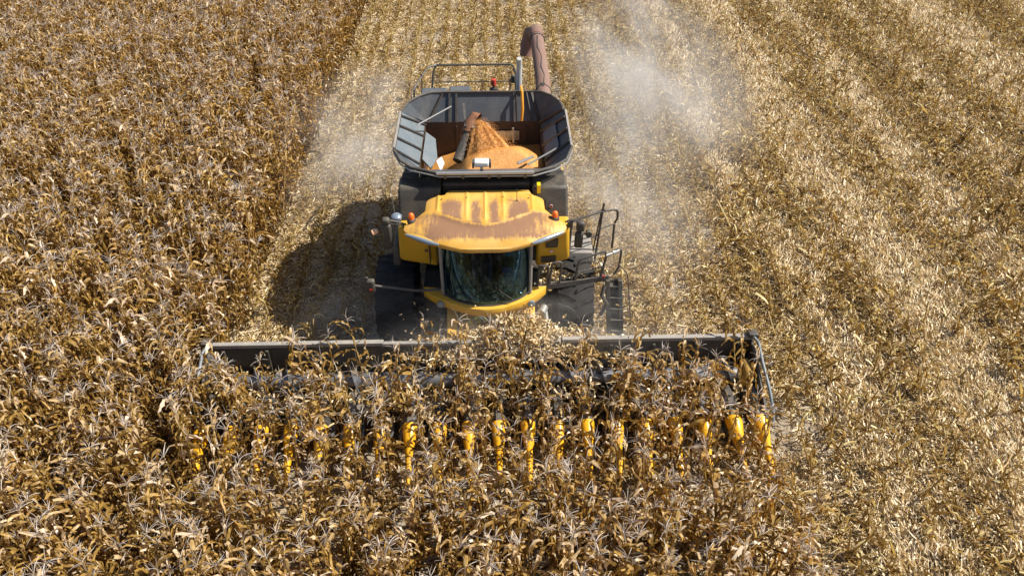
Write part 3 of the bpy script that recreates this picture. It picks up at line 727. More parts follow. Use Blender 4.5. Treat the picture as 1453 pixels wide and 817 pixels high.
# ---- yellow bumper under the windscreen, feeder house
b = MB(); top = []; bot = []
outl = [(-1.50,12.68),(-1.36,12.50),(-1.14,12.34),(-.86,12.18),(-.5,12.08),(CR,12.04),(.12,12.08),(.48,12.18),(.76,12.34),(.92,12.50),(1.04,12.66)]
inner = [(-1.50,12.72),(-1.3,12.70),(-1.08,12.66),(-.86,12.60),(-.5,12.50),(CR,12.46),(.12,12.50),(.48,12.60),(.70,12.66),(.9,12.70),(1.04,12.72)]
for n_, (x, y) in enumerate(outl):
    a_ = (x-CR)/.87
    if abs(a_) < 1.0:
        gy = 12.5 - .34*(1-a_*a_) - .08*(1-a_**8); inner[n_] = (x, gy + .01); outl[n_] = (x, min(y, gy - .12))
for (x, y), (xi, yi) in zip(outl, inner): top += [(x, y+.05, 1.90), (xi, yi, 1.92)]; bot += [(x, y, 1.84), (x, y+.01, 1.74), (x, y+.08, 1.66), (xi, yi, 1.66)]
prof = [[top[2*i], (outl[i][0], outl[i][1]+.015, 1.895), bot[4*i], bot[4*i+1], bot[4*i+2], bot[4*i+3], top[2*i+1]] for i in range(len(outl))]
V = [p for r in prof for p in r]; k = 7
F = [(i*k+j, i*k+(j+1) % k, (i+1)*k+(j+1) % k, (i+1)*k+j) for i in range(len(prof)-1) for j in range(k)] + [tuple(range(k)), tuple(reversed(range((len(prof)-1)*k, len(prof)*k)))]
b.add(V, F); bum = b.build('cab_bumper', M_YEL, comb)
for x, y in ((-1.13,12.31),(.72,12.28)):
    b = MB(); b.lathe((x,y,1.79), [(.02,.075),(-.03,.08),(-.04,.06)], 'y', 18); b.build('bumper_lamp', M_LENS, bum)
b = MB(); b.box(CR-.075,CR+.075,12.02,12.045,1.775,1.865); bad = b.build('badge', M_RAIL, bum, .01)
b = MB()
for x in (-.04, 0, .04): b.box(CR+x-.009,CR+x+.009,12.008,12.02,1.79,1.85)
b.build('badge_leaf', M_GALV, bad)
b = MB(); b.hexa([(-1.02,11.70,.70),(.80,11.70,.70),(.80,12.95,1.05),(-1.02,12.95,1.05),(-1.02,11.70,1.25),(.80,11.70,1.25),(.80,12.75,1.70),(-1.02,12.75,1.70)])
fh = b.build('feeder_house', M_YEL, comb, .03)
b = MB()
for x in (-.78,-.3,.3): b.bar((x,11.74,1.275),(x,12.7,1.695),.03,.03)
b.tube([(-.5,12.2,1.50),(-.35,12.0,1.44),(-.2,11.9,1.38)], .015, 6); b.build('feeder_rib', M_BLK, fh)
b = MB(); b.box(-1.5,1.0,12.75,13.6,1.05,1.75); b.tube([(-1.9,13.2,1.2),(1.5,13.2,1.2)], .14, 12); b.build('front_axle', M_BLK, comb, .03)
b = MB(); b.tube([(-1.12,12.4,1.3),(-1.28,12.9,1.1),(-1.32,13.4,1.3)], .05, 8); b.tube([(.92,12.3,1.5),(1.0,12.5,1.5)], .09, 14); b.tube([(1.05,12.35,1.25),(1.02,12.9,1.35)], .05, 8); b.build('hydraulic_cylinder', M_GALV, comb)

# ---- yellow panels beside the cab
b = MB(); b.hexa([(-1.97,12.98,2.42),(-1.17,12.90,2.30),(-1.17,13.2,2.30),(-1.97,13.2,2.42),(-1.90,12.70,3.40),(-1.17,12.66,3.40),(-1.17,13.15,3.36),(-1.94,13.15,3.30)])
yp = b.build('service_panel', M_YEL, comb, .07)
b = MB(); b.box(-1.33,-1.315,12.70,12.9,2.5,3.3); b.box(-1.42,-1.36,12.80,12.86,2.75,2.80); b.build('panel_seam', M_RAIL, yp)
b = MB(); b.hexa([(.83,12.98,2.20),(1.54,13.02,2.34),(1.54,13.2,2.34),(.83,13.2,2.20),(.83,12.68,3.40),(1.46,12.72,3.40),(1.50,13.18,3.34),(.83,13.15,3.36)])
yp2 = b.build('service_panel', M_YEL, comb, .07)
b = MB(); b.hexa([(1.02,12.80,2.80),(1.26,12.82,2.80),(1.26,12.95,2.80),(1.02,12.95,2.80),(1.02,12.735,3.04),(1.26,12.755,3.04),(1.26,12.9,3.04),(1.02,12.9,3.04)]); b.build('panel_window', M_BLK, yp2)
b = MB(); b.hexa([(.94,12.90,2.36),(1.24,12.92,2.36),(1.24,12.98,2.36),(.94,12.98,2.36),(.94,12.87,2.52),(1.24,12.89,2.52),(1.24,12.95,2.52),(.94,12.95,2.52)]); b.build('step_recess', M_BLK, yp2)
b = MB(); b.lathe((1.14,12.86,2.68), [(0,.036),(-.012,.036)], 'y', 16); b.build('warning_sticker', simple('sticker_white_red_2', (0.7, .5, .5), .5), yp2)
b = MB(); b.hexa([(-2.12,13.0,2.25),(-1.95,13.0,2.25),(-1.95,13.9,2.2),(-2.12,13.9,2.2),(-2.08,13.1,2.72),(-1.95,13.1,2.72),(-1.95,13.9,2.8),(-2.08,13.9,2.8)]); b.build('rear_fender', M_BLK, comb, .05)

# ---- wheels
def wheel(x0, x1, yc, zc, r, rimr, nl, name='front_wheel'):
    w = x1-x0; xc = (x0+x1)/2
    W = bpy.data.objects.new(name, None); COL.objects.link(W); W.parent = comb; W.location = Vector((xc, yc, zc)) - comb.location; W.empty_display_size = .2
    h = w/2; b = MB()
    b.lathe((xc,yc,zc), [(-h*.72,rimr),(-h*.95,rimr+.08),(-h,r*.78),(-h*.92,r*.90),(-h*.72,r*.945),(0,r*.96),(h*.72,r*.945),(h*.92,r*.90),(h,r*.78),(h*.95,rimr+.08),(h*.72,rimr)], 'x', 64)
    for k in range(nl):
        for sgn in (-1, 1):
            q0 = 2*math.pi*(k + (0.5 if sgn > 0 else 0))/nl; P = []
            for t, dq in ((0.02, 0), (.45, .10), (.98, .17)):
                rr = r*.955 if t < .9 else r*.90; P.append((xc + sgn*t*h, q0 - dq, rr))
            for (xa, qa, ra), (xb, qb, rb) in zip(P, P[1:]):
                dw = .035/r*1.6; V = []
                for (x, q, rr) in ((xa, qa, ra), (xb, qb, rb)):
                    for dq, dr in ((-dw, -.03), (dw, -.03), (dw*.7, r*.05), (-dw*.7, r*.05)):
                        V.append((x, yc + (rr+dr)*math.cos(q+dq), zc + (rr+dr)*math.sin(q+dq)))
                b.add(V, [(0,1,2,3),(7,6,5,4),(0,4,5,1),(1,5,6,2),(2,6,7,3),(3,7,4,0)])
    b.build('tyre', M_RUB, W, smooth=30)
    b = MB(); s_ = 1 if xc > CX else -1; pr = [(-s_*h*.7,.05),(-s_*h*.7,rimr),(s_*h*.7,rimr),(s_*h*.62,rimr*.94),(s_*h*.2,rimr*.85),(s_*h*.15,.25),(s_*h*.35,.18),(s_*h*.35,.02)]
    b.lathe((xc,yc,zc), pr, 'x', 40); b.build('rim', M_YELD, W)
    return W
wheel(-2.56, -1.72, 13.45, 1.02, 1.02, .5, 20); wheel(1.30, 2.08, 13.45, 1.02, 1.02, .5, 20)
wheel(-1.95, -1.4, 18.3, .72, .72, .38, 18, 'rear_wheel'); wheel(.95, 1.5, 18.3, .72, .72, .38, 18, 'rear_wheel')

# ---- mirrors and lamp arms
b = MB(); b.tube([(-1.74,12.75,3.45),(-1.95,12.7,3.56),(-2.12,12.68,3.60)], .022, 8); b.tube([(-1.78,12.78,3.40),(-2.0,12.74,3.48),(-2.12,12.70,3.50)], .016, 6); b.tube([(-2.1,12.68,3.55),(-2.28,12.68,3.38)], .014, 6); ma = b.build('mirror_arm', M_RAIL, comb)
b = MB(); b.box(-2.21,-2.02,12.62,12.72,2.95,3.52); b.box(-2.19,-2.03,12.60,12.74,3.52,3.66); b.build('mirror', M_BLK, ma, .045)
b = MB(); b.lathe((-1.92,12.84,3.50), [(0,.05),(.03,.10),(.09,.105),(.13,.07),(.14,.01)], 'z', 18); b.build('round_lamp', M_LENS, ma)
b = MB(); b.tube([(-2.29,12.68,3.36),(-2.34,12.66,3.35),(-2.40,12.63,3.34)], [.04,.06,.055], 12); b.build('side_lamp', simple('pale_amber_lens', (.75,.42,.25), .3), ma)
b = MB(); b.tube([(-2.02,13.3,3.3),(-2.05,13.3,3.95)], .008, 5); b.build('whip_antenna', M_GALV, ma)
b = MB(); b.tube([(1.38,12.75,3.46),(1.5,12.7,3.52),(1.64,12.68,3.50)], .02, 8); b.box(1.42,1.52,12.68,12.78,3.36,3.5); b.tube([(1.66,12.68,3.22),(1.84,12.66,3.24)], .016, 6); ma = b.build('mirror_arm', M_RAIL, comb)
b = MB(); b.box(1.57,1.74,12.62,12.72,2.90,3.28); b.box(1.59,1.76,12.60,12.74,3.30,3.52); b.build('mirror', M_BLK, ma, .045)
b = MB(); b.tube([(1.84,12.60,3.24),(1.84,12.74,3.24)], [.065,.04], 12); b.build('side_lamp', M_RAIL, ma)
b = MB(); b.tube([(-1.12,12.35,2.14),(-1.6,12.22,2.22),(-2.42,12.15,2.42)], .026, 8); la = b.build('lamp_arm', M_RAIL, comb)
b = MB(); b.box(-2.56,-2.38,12.08,12.20,2.28,2.58); b.build('arm_lamp_housing', M_BLK, la, .04)
b = MB(); b.box(-2.49,-2.43,12.065,12.076,2.35,2.39); b.build('arm_reflector', M_REDL, la)
b = MB(); b.box(-2.55,-2.50,12.1,12.15,2.59,2.65); b.build('arm_marker', M_RAIL, la, .01)

# ---- access platform, rails, ladder (right of the cab)
b = MB(); b.slab([(.80,12.72,1.84),(2.36,13.05,1.84),(2.30,14.15,1.84),(1.54,14.15,1.84),(1.52,13.3,1.84),(.80,13.3,1.84)], .05, (0,0,1)); deck = b.build('platform', M_DECK, comb)
b = MB()
for i in range(24):
    t = i/24; x = .84+t*1.5; y0 = 12.74+t*.33
    b.bar((x,y0+.02,1.848),(x+.12,y0+.55,1.848),.012,.012)
b.build('platform_tread', M_GALV, deck)
b = MB(); b.bar((.80,12.69,1.86),(2.38,13.02,1.86),.05,.12); b.build('kick_plate', M_RAIL, deck)
b = MB(); b.hexa([(1.52,13.55,1.85),(2.15,13.55,1.85),(2.15,14.2,1.85),(1.52,14.2,1.85),(1.52,13.6,2.12),(2.1,13.6,2.12),(2.1,14.2,2.16),(1.52,14.2,2.16)]); b.build('battery_box', M_BEAM, comb, .03)
def rail(name, pts, r=.026):
    # round the corners of the pipe
    P = [Vector(p) for p in pts]; Q = [P[0]]
    for i in range(1, len(P)-1):
        a, c, d = P[i-1], P[i], P[i+1]; ra = min(.09, (a-c).length*.4, (d-c).length*.4)
        s0 = c + (a-c).normalized()*ra; s1 = c + (d-c).normalized()*ra
        for t in (0, .33, .66, 1): Q.append(s0*(1-t)**2 + c*2*t*(1-t) + s1*t*t)
    Q.append(P[-1]); b = MB(); b.tube(Q, r, 8); return b.build(name, M_RAIL, comb)
# loops along the front edge
rail('handrail', [(.87,12.71,1.85),(.88,12.71,2.40),(1.08,12.75,2.42),(1.06,12.75,1.85)])
rail('handrail', [(1.10,12.75,1.85),(1.16,12.76,2.46),(1.36,12.80,2.46),(1.32,12.80,1.85)])
rail('handrail', [(1.65,12.88,1.85),(1.72,12.88,2.44),(2.26,12.98,2.58),(2.30,13.0,2.45),(2.20,13.0,1.85)])
rail('handrail', [(1.68,12.88,2.12),(2.26,12.99,2.18)], .014)
rail('handrail', [(2.28,13.0,2.42),(2.52,13.08,2.56),(2.64,13.2,2.45),(2.62,13.2,2.0),(2.52,13.15,1.85)])
# rails at the back of the platform
rail('handrail', [(1.56,13.5,1.9),(1.60,13.52,2.98),(2.26,13.74,3.06)])
rail('handrail', [(1.62,13.52,2.45),(2.22,13.72,2.48)], .015)
rail('handrail', [(2.16,13.66,1.86),(2.28,13.76,3.24)], .024); rail('handrail', [(2.08,13.66,1.86),(2.24,13.74,3.1)], .016)
rail('handrail', [(2.30,13.76,3.06),(2.60,13.9,3.0),(2.64,14.0,2.7),(2.60,14.1,2.55),(2.60,14.12,1.86)])
rail('handrail', [(2.26,13.76,2.62),(2.58,13.96,2.60)], .015)
b = MB()     # swung-out ladder
for x0, x1 in ((2.36,2.48),(2.62,2.74)):
    b.bar((x0,12.98,1.84),(x1-.02,12.62,.45),.09,.16)
b.slab([(2.36,13.02,1.80),(2.62,13.02,1.80),(2.72,12.68,.50),(2.46,12.68,.50)], .03, (0,-.95,-.25))
for k in range(5):
    t = (k+.4)/5; b.box(2.36+.13*t, 2.70+.03*t, 12.90-.36*t, 13.10-.36*t, 1.80-1.25*t, 1.83-1.25*t)
lad = b.build('ladder', M_BLK, comb, .008)
b = MB(); b.tube([(2.30,12.9,1.75),(2.24,12.8,1.55),(2.36,12.75,1.35),(2.28,12.7,1.2),(2.22,12.68,1.12)], .045, 7); b.build('ladder_hose', M_BLK, lad)
rail('handrail', [(2.60,13.15,2.12),(2.78,12.98,1.98),(2.86,12.7,1.2),(2.88,12.6,.9),(2.72,12.6,.78)], .014)
rail('handrail', [(2.52,12.9,1.62),(2.80,12.9,1.62)], .012); rail('handrail', [(2.55,12.76,1.2),(2.86,12.76,1.2)], .012)
b = MB(); b.tube([(2.28,12.96,2.48),(2.48,13.04,2.5)], .034, 10); b.tube([(2.42,13.02,2.5),(2.56,13.1,2.5)], .045, 8); b.build('gate_hinge', M_GALV, comb)
b = MB(); b.box(2.24,2.285,12.93,12.96,1.92,1.97); b.build('platform_reflector', M_REDL, comb)

# ---- engine deck
b = MB(); b.box(-1.75,-1.12,17.6,18.1,3.40,3.95); b.box(-1.08,-.55,17.9,18.4,3.45,3.86); b.box(-.5,.9,17.6,18.6,3.42,3.6); b.build('engine_cover', M_STEEL, comb, .04)
b = MB(); b.tube([(.62,17.75,3.45),(.63,17.8,3.9),(.64,17.85,4.48),(.64,17.83,4.66),(.64,17.78,4.78)], [.075,.075,.07,.07,.06], 16); b.build('exhaust_pipe', paint('exhaust_steel', (.55,.56,.56), .4, .15, dust=.15, scale=6), comb)
er = []
rail('engine_deck_rail', [(-1.58,18.8,3.4),(-1.50,18.95,4.02),(-1.42,19.0,4.15),(.50,19.0,4.15),(.58,18.95,4.0),(.60,18.7,3.4)])
rail('engine_deck_rail', [(-1.56,18.9,3.74),(.58,18.9,3.74)], .015)
rail('engine_deck_rail', [(-1.95,17.9,3.45),(-1.92,18.0,3.98),(-1.62,18.9,4.15),(-1.42,19.0,4.14)])
rail('engine_deck_rail', [(-1.95,17.6,3.4),(-1.98,17.7,3.95),(-1.9,18.1,4.0)], .018)
rail('engine_deck_rail', [(-1.78,18.4,3.4),(-1.76,18.45,4.14)], .016); rail('engine_deck_rail', [(-1.86,18.1,3.4),(-1.60,18.5,3.5)], .014)
rail('engine_deck_rail', [(.42,18.2,3.45),(.43,18.25,4.08),(.5,18.4,4.12)], .018)
rail('engine_deck_rail', [(-.35,18.0,3.5),(-.34,18.0,3.86),(.2,18.0,3.88),(.2,18.0,3.5)], .018)
b = MB(); b.box(.45,.55,18.15,18.25,4.0,4.2); b.build('rear_lamp', M_BLK, comb, .02)
b = MB(); b.tube([(.02,18.2,3.5),(.02,18.2,3.95)], .03, 8); b.box(-.08,.12,18.15,18.25,3.72,3.86); bp2 = b.build('beacon_post', M_BLK, comb, .01)
b = MB(); b.lathe((.02,18.2,3.95), [(0,.07),(.14,.065),(.16,.03)], 'z', 16); b.build('rear_beacon', M_REDL, bp2)

# ---- unloading auger folded back beside the body
b = MB(); b.tube([(1.20,17.38,3.80),(1.22,17.6,3.90),(1.24,18.2,4.02),(1.22,19.4,4.17),(1.20,20.5,4.30)], [.20,.19,.185,.18,.18], 24); au = b.build('unloading_auger', M_SALM, comb)
for y, z in ((17.75,3.93),(20.3,4.27)):
    b = MB(); b.lathe((1.225 if y < 18 else 1.205, y, z), [(0,.205),(.04,.205)], 'y', 24); b.build('auger_band', M_RAIL, au)
b = MB(); b.tube([(1.20,20.45,4.30),(1.18,20.75,4.34),(1.08,20.95,4.24),(.97,20.95,3.93),(.93,20.85,3.63)], [.185,.2,.21,.19,.17], 20, cap=True); b.build('auger_spout', M_SALM, au)
b = MB(); b.tube([(1.22,17.7,4.12),(1.27,18.2,4.20),(1.21,18.6,4.255),(1.25,19.1,4.31),(1.17,19.6,4.37),(1.2,20.2,4.45)], .012, 5); b.box(1.17,1.27,17.8,17.9,4.10,4.14); b.build('auger_cable', M_BLK, au)

# ================================================================== maize header
hd = MB()
HY = 11.46; HX0, HX1 = -5.66, 5.10
hd.slab([(HX0,HY+.03,.30),(HX1,HY+.03,.30),(HX1,HY+.03,1.40),(HX0,HY+.03,1.40)], .03, (0,-1,0))
hd.slab([(HX0,10.55,.42),(HX1,10.55,.42),(HX1,11.40,.30),(HX0,11.40,.30)], .04, (0,0,1))
hd.bar((HX0,HY+.2,.6),(HX1,HY+.2,.6),.2,.2)
for i in range(13):
    x = HX0+.25+i*(HX1-HX0-.5)/12; hd.bar((x,HY-.02,.5),(x,HY-.02,1.38),.06,.05)
header = hd.build('maize_header', M_BLK, comb, .006)
b = MB(); b.box(HX0,-2.25,HY+.01,HY+.12,1.42,1.51); b.box(1.3,HX1,HY+.01,HY+.12,1.42,1.51); b.box(-2.25,1.3,HY+.02,HY+.11,1.40,1.47); b.build('top_beam', M_BEAM, header, .012)
b = MB(); b.tube([(HX0+.12,11.08,.86),(HX1-.12,11.08,.86)], .17, 20)
for x0, x1, hand in ((HX0+.15, -1.2, 1), (HX1-.15, .8, -1)):
    n = 220; turns = abs(x1-x0)/.62; V = []; F = []
    for i in range(n+1):
        t = i/n; q = hand*2*math.pi*turns*t; x = x0+(x1-x0)*t
        for r_, dx in ((.16,-.006),(.33,-.006),(.33,.006),(.16,.006)): V.append((x+dx, 11.08+r_*math.cos(q), .86+r_*math.sin(q)))
    for i in range(n):
        for j in range(4): F.append((4*i+j, 4*i+(j+1) % 4, 4*i+4+(j+1) % 4, 4*i+4+j))
    b.add(V, F)
b.build('cross_auger', M_AUG, header)
SN = [-5.60 + i*ROW for i in range(19)] + [5.00]
def row_hood(x):
    b = MB(); w = .17
    st = [(10.78,.50,.88,w),(10.45,.46,.90,w*1.0),(10.1,.42,.80,w*.95),(9.98,.40,.74,w*.92)]; V = []
    for y, z0, z1, ww in st: V += [(x-ww,y,z0),(x-ww*.85,y,z1-.10),(x-ww*.3,y,z1),(x+ww*.3,y,z1),(x+ww*.85,y,z1-.10),(x+ww,y,z0)]
    F = [(i*6+j, i*6+j+1, (i+1)*6+j+1, (i+1)*6+j) for i in range(3) for j in range(5)] + [(0,1,2,3,4,5), tuple(reversed(range(18,24)))]
    b.add(V, F); return b
def snout(x, tipx, s=1.0, zs=1.0):
    b = MB(); V = []; n = 14
    st = [(10.04,.60,.145,.14),(9.90,.57,.135,.145),(9.75,.51,.112,.13),(9.62,.45,.09,.11),(9.58,.43,.076,.095),(9.42,.355,.066,.082),(9.22,.26,.052,.066),(9.04,.18,.038,.048)]
    for k, (y, z, rw, rh) in enumerate(st):
        t = k/(len(st)-1)
        for j in range(n):
            q = 2*math.pi*j/n; V.append((x+(tipx-x)*t + rw*s*math.cos(q), y, z*zs + rh*s*math.sin(q)*(1 if math.sin(q) > 0 else .6)))
    F = [(i*n+j, i*n+(j+1) % n, (i+1)*n+(j+1) % n, (i+1)*n+j) for i in range(len(st)-1) for j in range(n)] + [tuple(reversed(range(n))), tuple(range((len(st)-1)*n, len(st)*n))]
    b.add(V, F); sn = b.build('snout', M_SNOUT, header, smooth=35)
    c = MB(); c.tube([(tipx,9.05,.18*zs),(tipx,8.96,.14*zs),(tipx,8.84,.09*zs)], [.044*s,.038*s,.010], 10); return sn, c
M_HOOD = paint('grey_hood_plastic', (0.075, 0.08, 0.09), 0.4, dust=0.3, scale=6)
for i, x in enumerate(SN):
    big = i in (0, 18, 19)
    hoodo = row_hood(x).build('row_hood', M_HOOD if i % 2 else M_BLK, header, .02)
    sn, c = snout(x, x + (.08 if i >= 18 else 0), 1.12 if big else 1.0, 1.12 if i >= 18 else 1.08)
    c.build('snout_tip', M_TIP, header)
for i in range(19):
    x = SN[i] + ROW/2; b = MB()
    for s_ in (-1, 1): b.box(x+s_*.085-.03, x+s_*.085+.03, 9.95, 10.75, .40, .46)
    b.build('gathering_chain', M_AUG, header)
for s_, x in ((-1, HX0-.03), (1, HX1+.03)):
    b = MB(); b.slab([(x,11.55,.25),(x,11.55,1.42),(x,11.1,1.36),(x,10.2,.95),(x,9.95,.80),(x,9.95,.30)], .05*s_, (1,0,0))
    b.build('end_plate', M_BLK, header, .01)
    b = MB(); xo = x + s_*.05; b.tube([(xo-s_*.08,11.46,1.54),(xo,11.3,1.50),(xo,10.9,1.34),(xo+s_*.04,10.4,1.10),(xo+s_*.06,10.05,.86),(xo+s_*.06,9.95,.7)], .032, 10); b.build('guard_tube', M_STEEL2, header)
    b = MB(); b.box(x-.12,x+.08,11.42,11.60,1.50,1.60); b.build('beam_end_cap', M_BLK, header, .02)
b = MB(); b.hexa([(4.78,10.75,.8),(5.05,10.75,.8),(5.05,11.3,.8),(4.78,11.3,.8),(4.88,10.85,1.15),(5.05,10.85,1.15),(5.05,11.2,1.2),(4.88,11.2,1.2)]); b.build('drive_cover', paint('dirty_yellow_cover', (.5,.28,.03), .6, dust=.6, scale=6, dcol=(.12,.08,.05)), header, .05)

# ================================================================== grain in the tank
def grain_z(x, y):
    z = 2.92 + .84*math.exp(-(abs(x-.14)/1.12)**2.8 - (abs(y-15.15)/1.0)**2.2)
    z += .05*math.exp(-((x-.75)/.3)**2 - ((y-15.4)/.4)**2) + .012*math.sin(9*x+3*y)*math.sin(7*y-2*x)
    if x < -.6: z -= .4*(-.6-x)
    z = min(z, 3.42 + .75*(y-14.72))
    return z
b = MB(); gx0, gx1, gy0, gy1 = HL+.005, HR-.005, HF+.005, HB-.005
b.grid(lambda u, v: (gx0+(gx1-gx0)*u, gy0+(gy1-gy0)*v, max(2.3, grain_z(gx0+(gx1-gx0)*u, gy0+(gy1-gy0)*v))), 80, 70)
rg2 = random.Random(5)
g = b.build('grain_heap', M_GRAIN, None); tag(g, 'heap of orange maize grain filling the open tank of the harvester', 'grain', kind='stuff')
b = MB(); P0 = Vector((-.30,15.98,4.0)); n = 26; V = []
def stream_pt(a, t):        # a: across -1..1, t: 0 top .. 1 landing
    e = Vector((-.30 + a*.14, 15.98, 4.0 + .03*(1-a*a))); xe = .05 + a*.68; ye = 14.95 + .2*abs(a); 
    return Vector((e.x + (xe-e.x)*t, e.y + (ye-e.y)*t**.8, 4.0 - (4.0-grain_z(xe, ye)+.22)*t**1.35 + .07*(1-a*a)*(1-t*.4)))
V = []
for j in range(22):
    for i in range(25):
        p = stream_pt(-1+i/12, j/21); V.append(p + Vector((rg2.gauss(0,.008), rg2.gauss(0,.006), .03*math.sin(i*.9+1.3*math.sin(i*.37)+j*.1)*min(1, j/6)+rg2.gauss(0,.010))))
F = [(j*25+i, j*25+i+1, (j+1)*25+i+1, (j+1)*25+i) for j in range(21) for i in range(24)]
o2 = len(V); V += [p - Vector((0,-.02,.08)) for p in V[:o2]]; F += [tuple(reversed([q+o2 for q in f])) for f in F[:]]
b.add(V, F)
for i in range(3500):
    p = stream_pt(rg2.gauss(0,.55), rg2.random()**.8) + Vector((rg2.gauss(0,.06), rg2.gauss(0,.05), rg2.uniform(0,.09))); s_ = .008
    b.add([p+Vector((s_,0,0)), p+Vector((0,s_,0)), p+Vector((-s_,0,0)), p+Vector((0,-s_,0)), p+Vector((0,0,s_)), p-Vector((0,0,s_))], [(0,1,4),(1,2,4),(2,3,4),(3,0,4),(1,0,5),(2,1,5),(3,2,5),(0,3,5)])
g = b.build('grain_stream', M_GRAIN, None); tag(g, 'stream of orange grain pouring from the filling auger onto the heap', 'grain', kind='stuff')

# ================================================================== thrown husks and chaff
def trash(name, label, fn, n, seed, s0=.08, s1=.3, pale=.2, cat='crop residue'):
    rnd = random.Random(seed); mb = MB()
    for i in range(n):
        p, up = fn(rnd); a = rnd.uniform(0, 6.28); el = rnd.gauss(up, .5); d = (math.cos(a)*math.cos(el), math.sin(a)*math.cos(el), math.sin(el))
        ribbon(mb, p, d, rnd.uniform(s0, s1), rnd.uniform(.015, .06), 4, R(rnd.uniform(-20, 120)), R(rnd.uniform(-160, 160)), rnd, rnd.betavariate(2, 1.5)+pale, None, .35, .04)
    o = mb.build(name, M_STRAW, None, tint=True); tag(o, label, cat, kind='stuff'); return o
def heap(rnd):
    x = rnd.gauss(.2, .95); y = rnd.gauss(11.62, .22); t = math.exp(-((x-.35)/1.15)**4)
    return (x, y, 1.15 + rnd.random()**.9*.72*t*(.75+.25*math.sin(x*4))), .6
trash('husk_heap', 'heap of torn husks and leaves piled over the middle of the header', heap, 5000, 41, .04, .22, -.02)
def deckt(rnd):
    t = rnd.random(); return (.9+t*1.45+rnd.gauss(0,.03), 12.78+t*.33+rnd.uniform(.02,.62), 1.87+rnd.random()*.05), .1
trash('platform_litter', 'dry leaf scraps lying on the access platform beside the cab', deckt, 300, 42, .05, .18, 0)
def inhead(rnd):
    return (rnd.uniform(HX0+.1, HX1-.1), rnd.uniform(10.2, 11.42), rnd.uniform(.45, .95)), .2
trash('header_trash', 'broken leaves and stalks lying in the header trough', inhead, 2300, 43, .12, .45, -.05)
def fly(rnd):
    return (rnd.gauss(-.1, 2.4), rnd.uniform(10.6, 12.2), rnd.uniform(1.1, 2.2)), .4
trash('flying_chaff', 'loose scraps of husk flying above the header', fly, 80, 44, .02, .08, 0)

# ================================================================== the driver
def skin_body(name, verts, edges, radii, m, parent=None, sub=2, root=0):
    me = bpy.data.meshes.new(name); me.from_pydata(verts, edges, []); me.materials.append(m)
    o = bpy.data.objects.new(name, me); COL.objects.link(o)
    if parent: o.parent = parent
    sk = o.modifiers.new('skin', 'SKIN'); sk.use_smooth_shade = True
    for i, r in enumerate(radii): me.skin_vertices[0].data[i].radius = (r, r) if isinstance(r, float) else r
    me.skin_vertices[0].data[root].use_root = True
    if sub: s = o.modifiers.new('subsurf', 'SUBSURF'); s.levels = sub; s.render_levels = sub
    return o
DX, DY, DZ = -.28, 13.2, 2.50
per = empty('person', (DX, DY, DZ)); tag(per, 'driver in a light blue shirt seated behind the windscreen of the cab', 'person')
vb = [(0,0,.06),(0,.03,.28),(0,.02,.46),(0,0,.56),(0,-.02,.64),(0,-.05,.74),(0,-.05,.84),
      (-.18,.01,.49),(-.24,-.14,.30),(-.18,-.38,.18),(.18,.01,.49),(.27,-.10,.28),(.34,-.34,.16),
      (-.10,-.02,.05),(-.14,-.42,.06),(-.15,-.55,-.38),(-.15,-.66,-.44),(.10,-.02,.05),(.14,-.42,.06),(.15,-.55,-.38),(.15,-.66,-.44)]
eb = [(0,1),(1,2),(2,3),(3,4),(4,5),(5,6),(2,7),(7,8),(8,9),(2,10),(10,11),(11,12),(0,13),(13,14),(14,15),(15,16),(0,17),(17,18),(18,19),(19,20)]
rb = [(.16,.12),(.15,.11),(.17,.11),.06,.055,(.075,.09),(.075,.095),.065,.048,.035,.065,.048,.035,.085,.065,.045,.04,.085,.065,.045,.04]
body = skin_body('body', vb, eb, rb, M_SKIN, per)
vs_ = [(0,0,.08),(0,.03,.28),(0,.02,.46),(-.185,.01,.49),(-.24,-.14,.30),(-.20,-.28,.23),(.185,.01,.49),(.27,-.10,.28),(.315,-.25,.21)]
skin_body('shirt', vs_, [(0,1),(1,2),(2,3),(3,4),(4,5),(2,6),(6,7),(7,8)], [(.18,.14),(.17,.13),(.185,.125),.082,.066,.055,.082,.066,.055], M_SHIRT, per)
vt = [(0,0,.05),(-.10,-.02,.05),(-.14,-.42,.06),(-.15,-.54,-.34),(.10,-.02,.05),(.14,-.42,.06),(.15,-.54,-.34)]
skin_body('trousers', vt, [(0,1),(1,2),(2,3),(0,4),(4,5),(5,6)], [(.17,.13),.10,.082,.06,.10,.082,.06], M_JEANS, per)
for hx, hy, hz, sd in ((-.18,-.40,.17,1), (.345,-.36,.15,-1)):
    V = [(hx,hy,hz),(hx,hy-.05,hz-.005),(hx,hy-.085,hz-.01)]; E = [(0,1),(1,2)]; rr = [.028,.034,.03]
    for i, (dx, L) in enumerate(((-.028,.07),(-.009,.08),(.010,.075),(.028,.06))):
        a = len(V); V += [(hx+dx, hy-.10, hz-.01), (hx+dx*1.1, hy-.10-L*.5, hz-.02), (hx+dx*1.1, hy-.10-L*.75, hz-.055)]; E += [(2,a),(a,a+1),(a+1,a+2)]; rr += [.010,.009,.008]
    a = len(V); V += [(hx+sd*.035, hy-.04, hz-.005), (hx+sd*.06, hy-.075, hz-.02)]; E += [(1,a),(a,a+1)]; rr += [.012,.010]
    skin_body('hand', V, E, rr, M_SKIN, per, 1)
b = MB(); b.lathe((DX,DY-.04,DZ+.80), [(0,.098),(.06,.10),(.11,.08),(.135,.04),(.14,.005)], 'z', 20); b.build('hair', M_HAIR, per)
b = MB(); b.tube([(DX,DY-.125,DZ+.80),(DX,DY-.155,DZ+.775),(DX,DY-.13,DZ+.76)], [.012,.016,.012], 6); b.build('nose', M_SKIN, per)
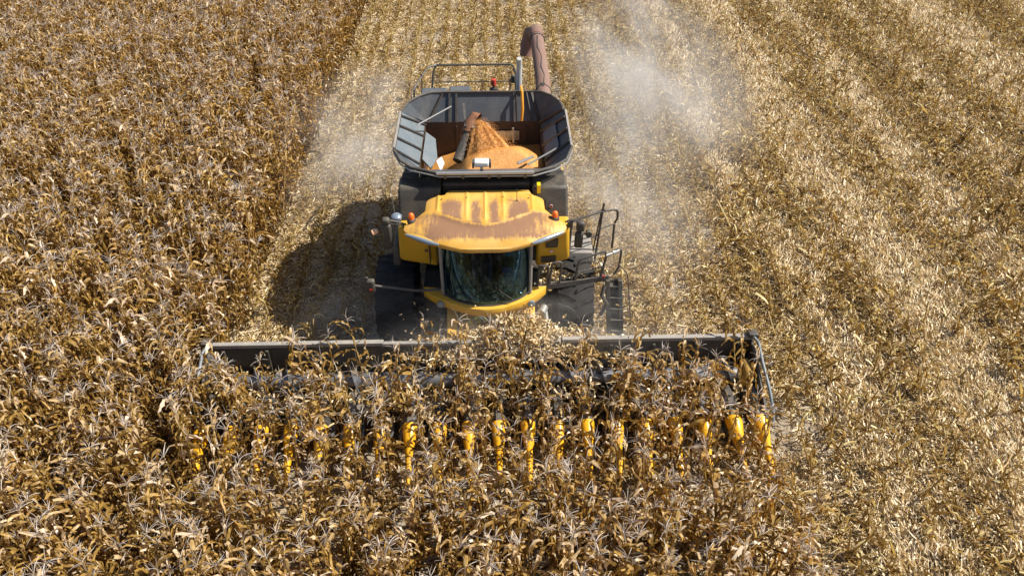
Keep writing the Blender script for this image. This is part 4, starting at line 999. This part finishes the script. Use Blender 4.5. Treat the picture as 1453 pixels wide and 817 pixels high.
for s_ in (-1, 1):
    b = MB(); b.lathe((DX+s_*.03,DY-.125,DZ+.80), [(0,.011),(-.012,.009),(-.014,.003)], 'y', 10); b.build('eye', M_BLK, per)

# ================================================================== dust in the air
def dust(loc, rad, dens, label, rot=0.0):
    m = bpy.data.materials.new('dust'); m.use_nodes = True; nt = m.node_tree
    for n in list(nt.nodes): nt.nodes.remove(n)
    out = nt.nodes.new('ShaderNodeOutputMaterial'); v = nt.nodes.new('ShaderNodeVolumePrincipled'); nt.links.new(v.outputs[0], out.inputs['Volume'])
    v.inputs['Color'].default_value = (.97, .97, .97, 1); v.inputs['Anisotropy'].default_value = 0.0
    tc = nt.nodes.new('ShaderNodeTexCoord'); vm = nt.nodes.new('ShaderNodeVectorMath'); vm.operation = 'LENGTH'; nt.links.new(tc.outputs['Object'], vm.inputs[0])
    fall = ramp(nt, vm.outputs['Value'], 1.0, 0.0, 0, 1); fall = math_n(nt, 'POWER', fall, 1.1)
    nz = ramp(nt, noise(nt, 1.5, 5, .62, stretch=(1.0, .7, 1.2)), .44, .70, 0, 1.3)
    nt.links.new(math_n(nt, 'MULTIPLY', math_n(nt, 'MULTIPLY', fall, nz), dens), v.inputs['Density'])
    bm = bmesh.new(); bmesh.ops.create_icosphere(bm, subdivisions=3, radius=1.0); me = bpy.data.meshes.new('dust_cloud'); bm.to_mesh(me); bm.free(); me.materials.append(m)
    o = bpy.data.objects.new('dust_cloud', me); COL.objects.link(o); o.location = loc; o.scale = rad; o.rotation_euler = (0, 0, rot)
    tag(o, label, 'dust', kind='stuff')
dust((-4.0,21.0,1.1), (3.0,5.0,1.9), .42, 'thin pale dust drifting between the uncut crop and the harvester')
dust((5.2,24.0,1.9), (3.0,8.5,2.4), .48, 'cloud of pale dust trailing behind the harvester on the right')
dust((3.4,18.0,1.0), (2.4,5.4,1.7), .45, 'low dust rolling beside the harvester tank')
dust((-1.8,12.5,1.1), (3.0,1.7,1.4), .32, 'dust raised behind the header by the front tyre')
dust((.3,11.7,1.6), (3.0,.9,.8), .5, 'fine dust hanging over the middle of the header')
dust((2.0,12.2,1.1), (2.6,1.3,1.3), .38, 'dust raised behind the header near the ladder')
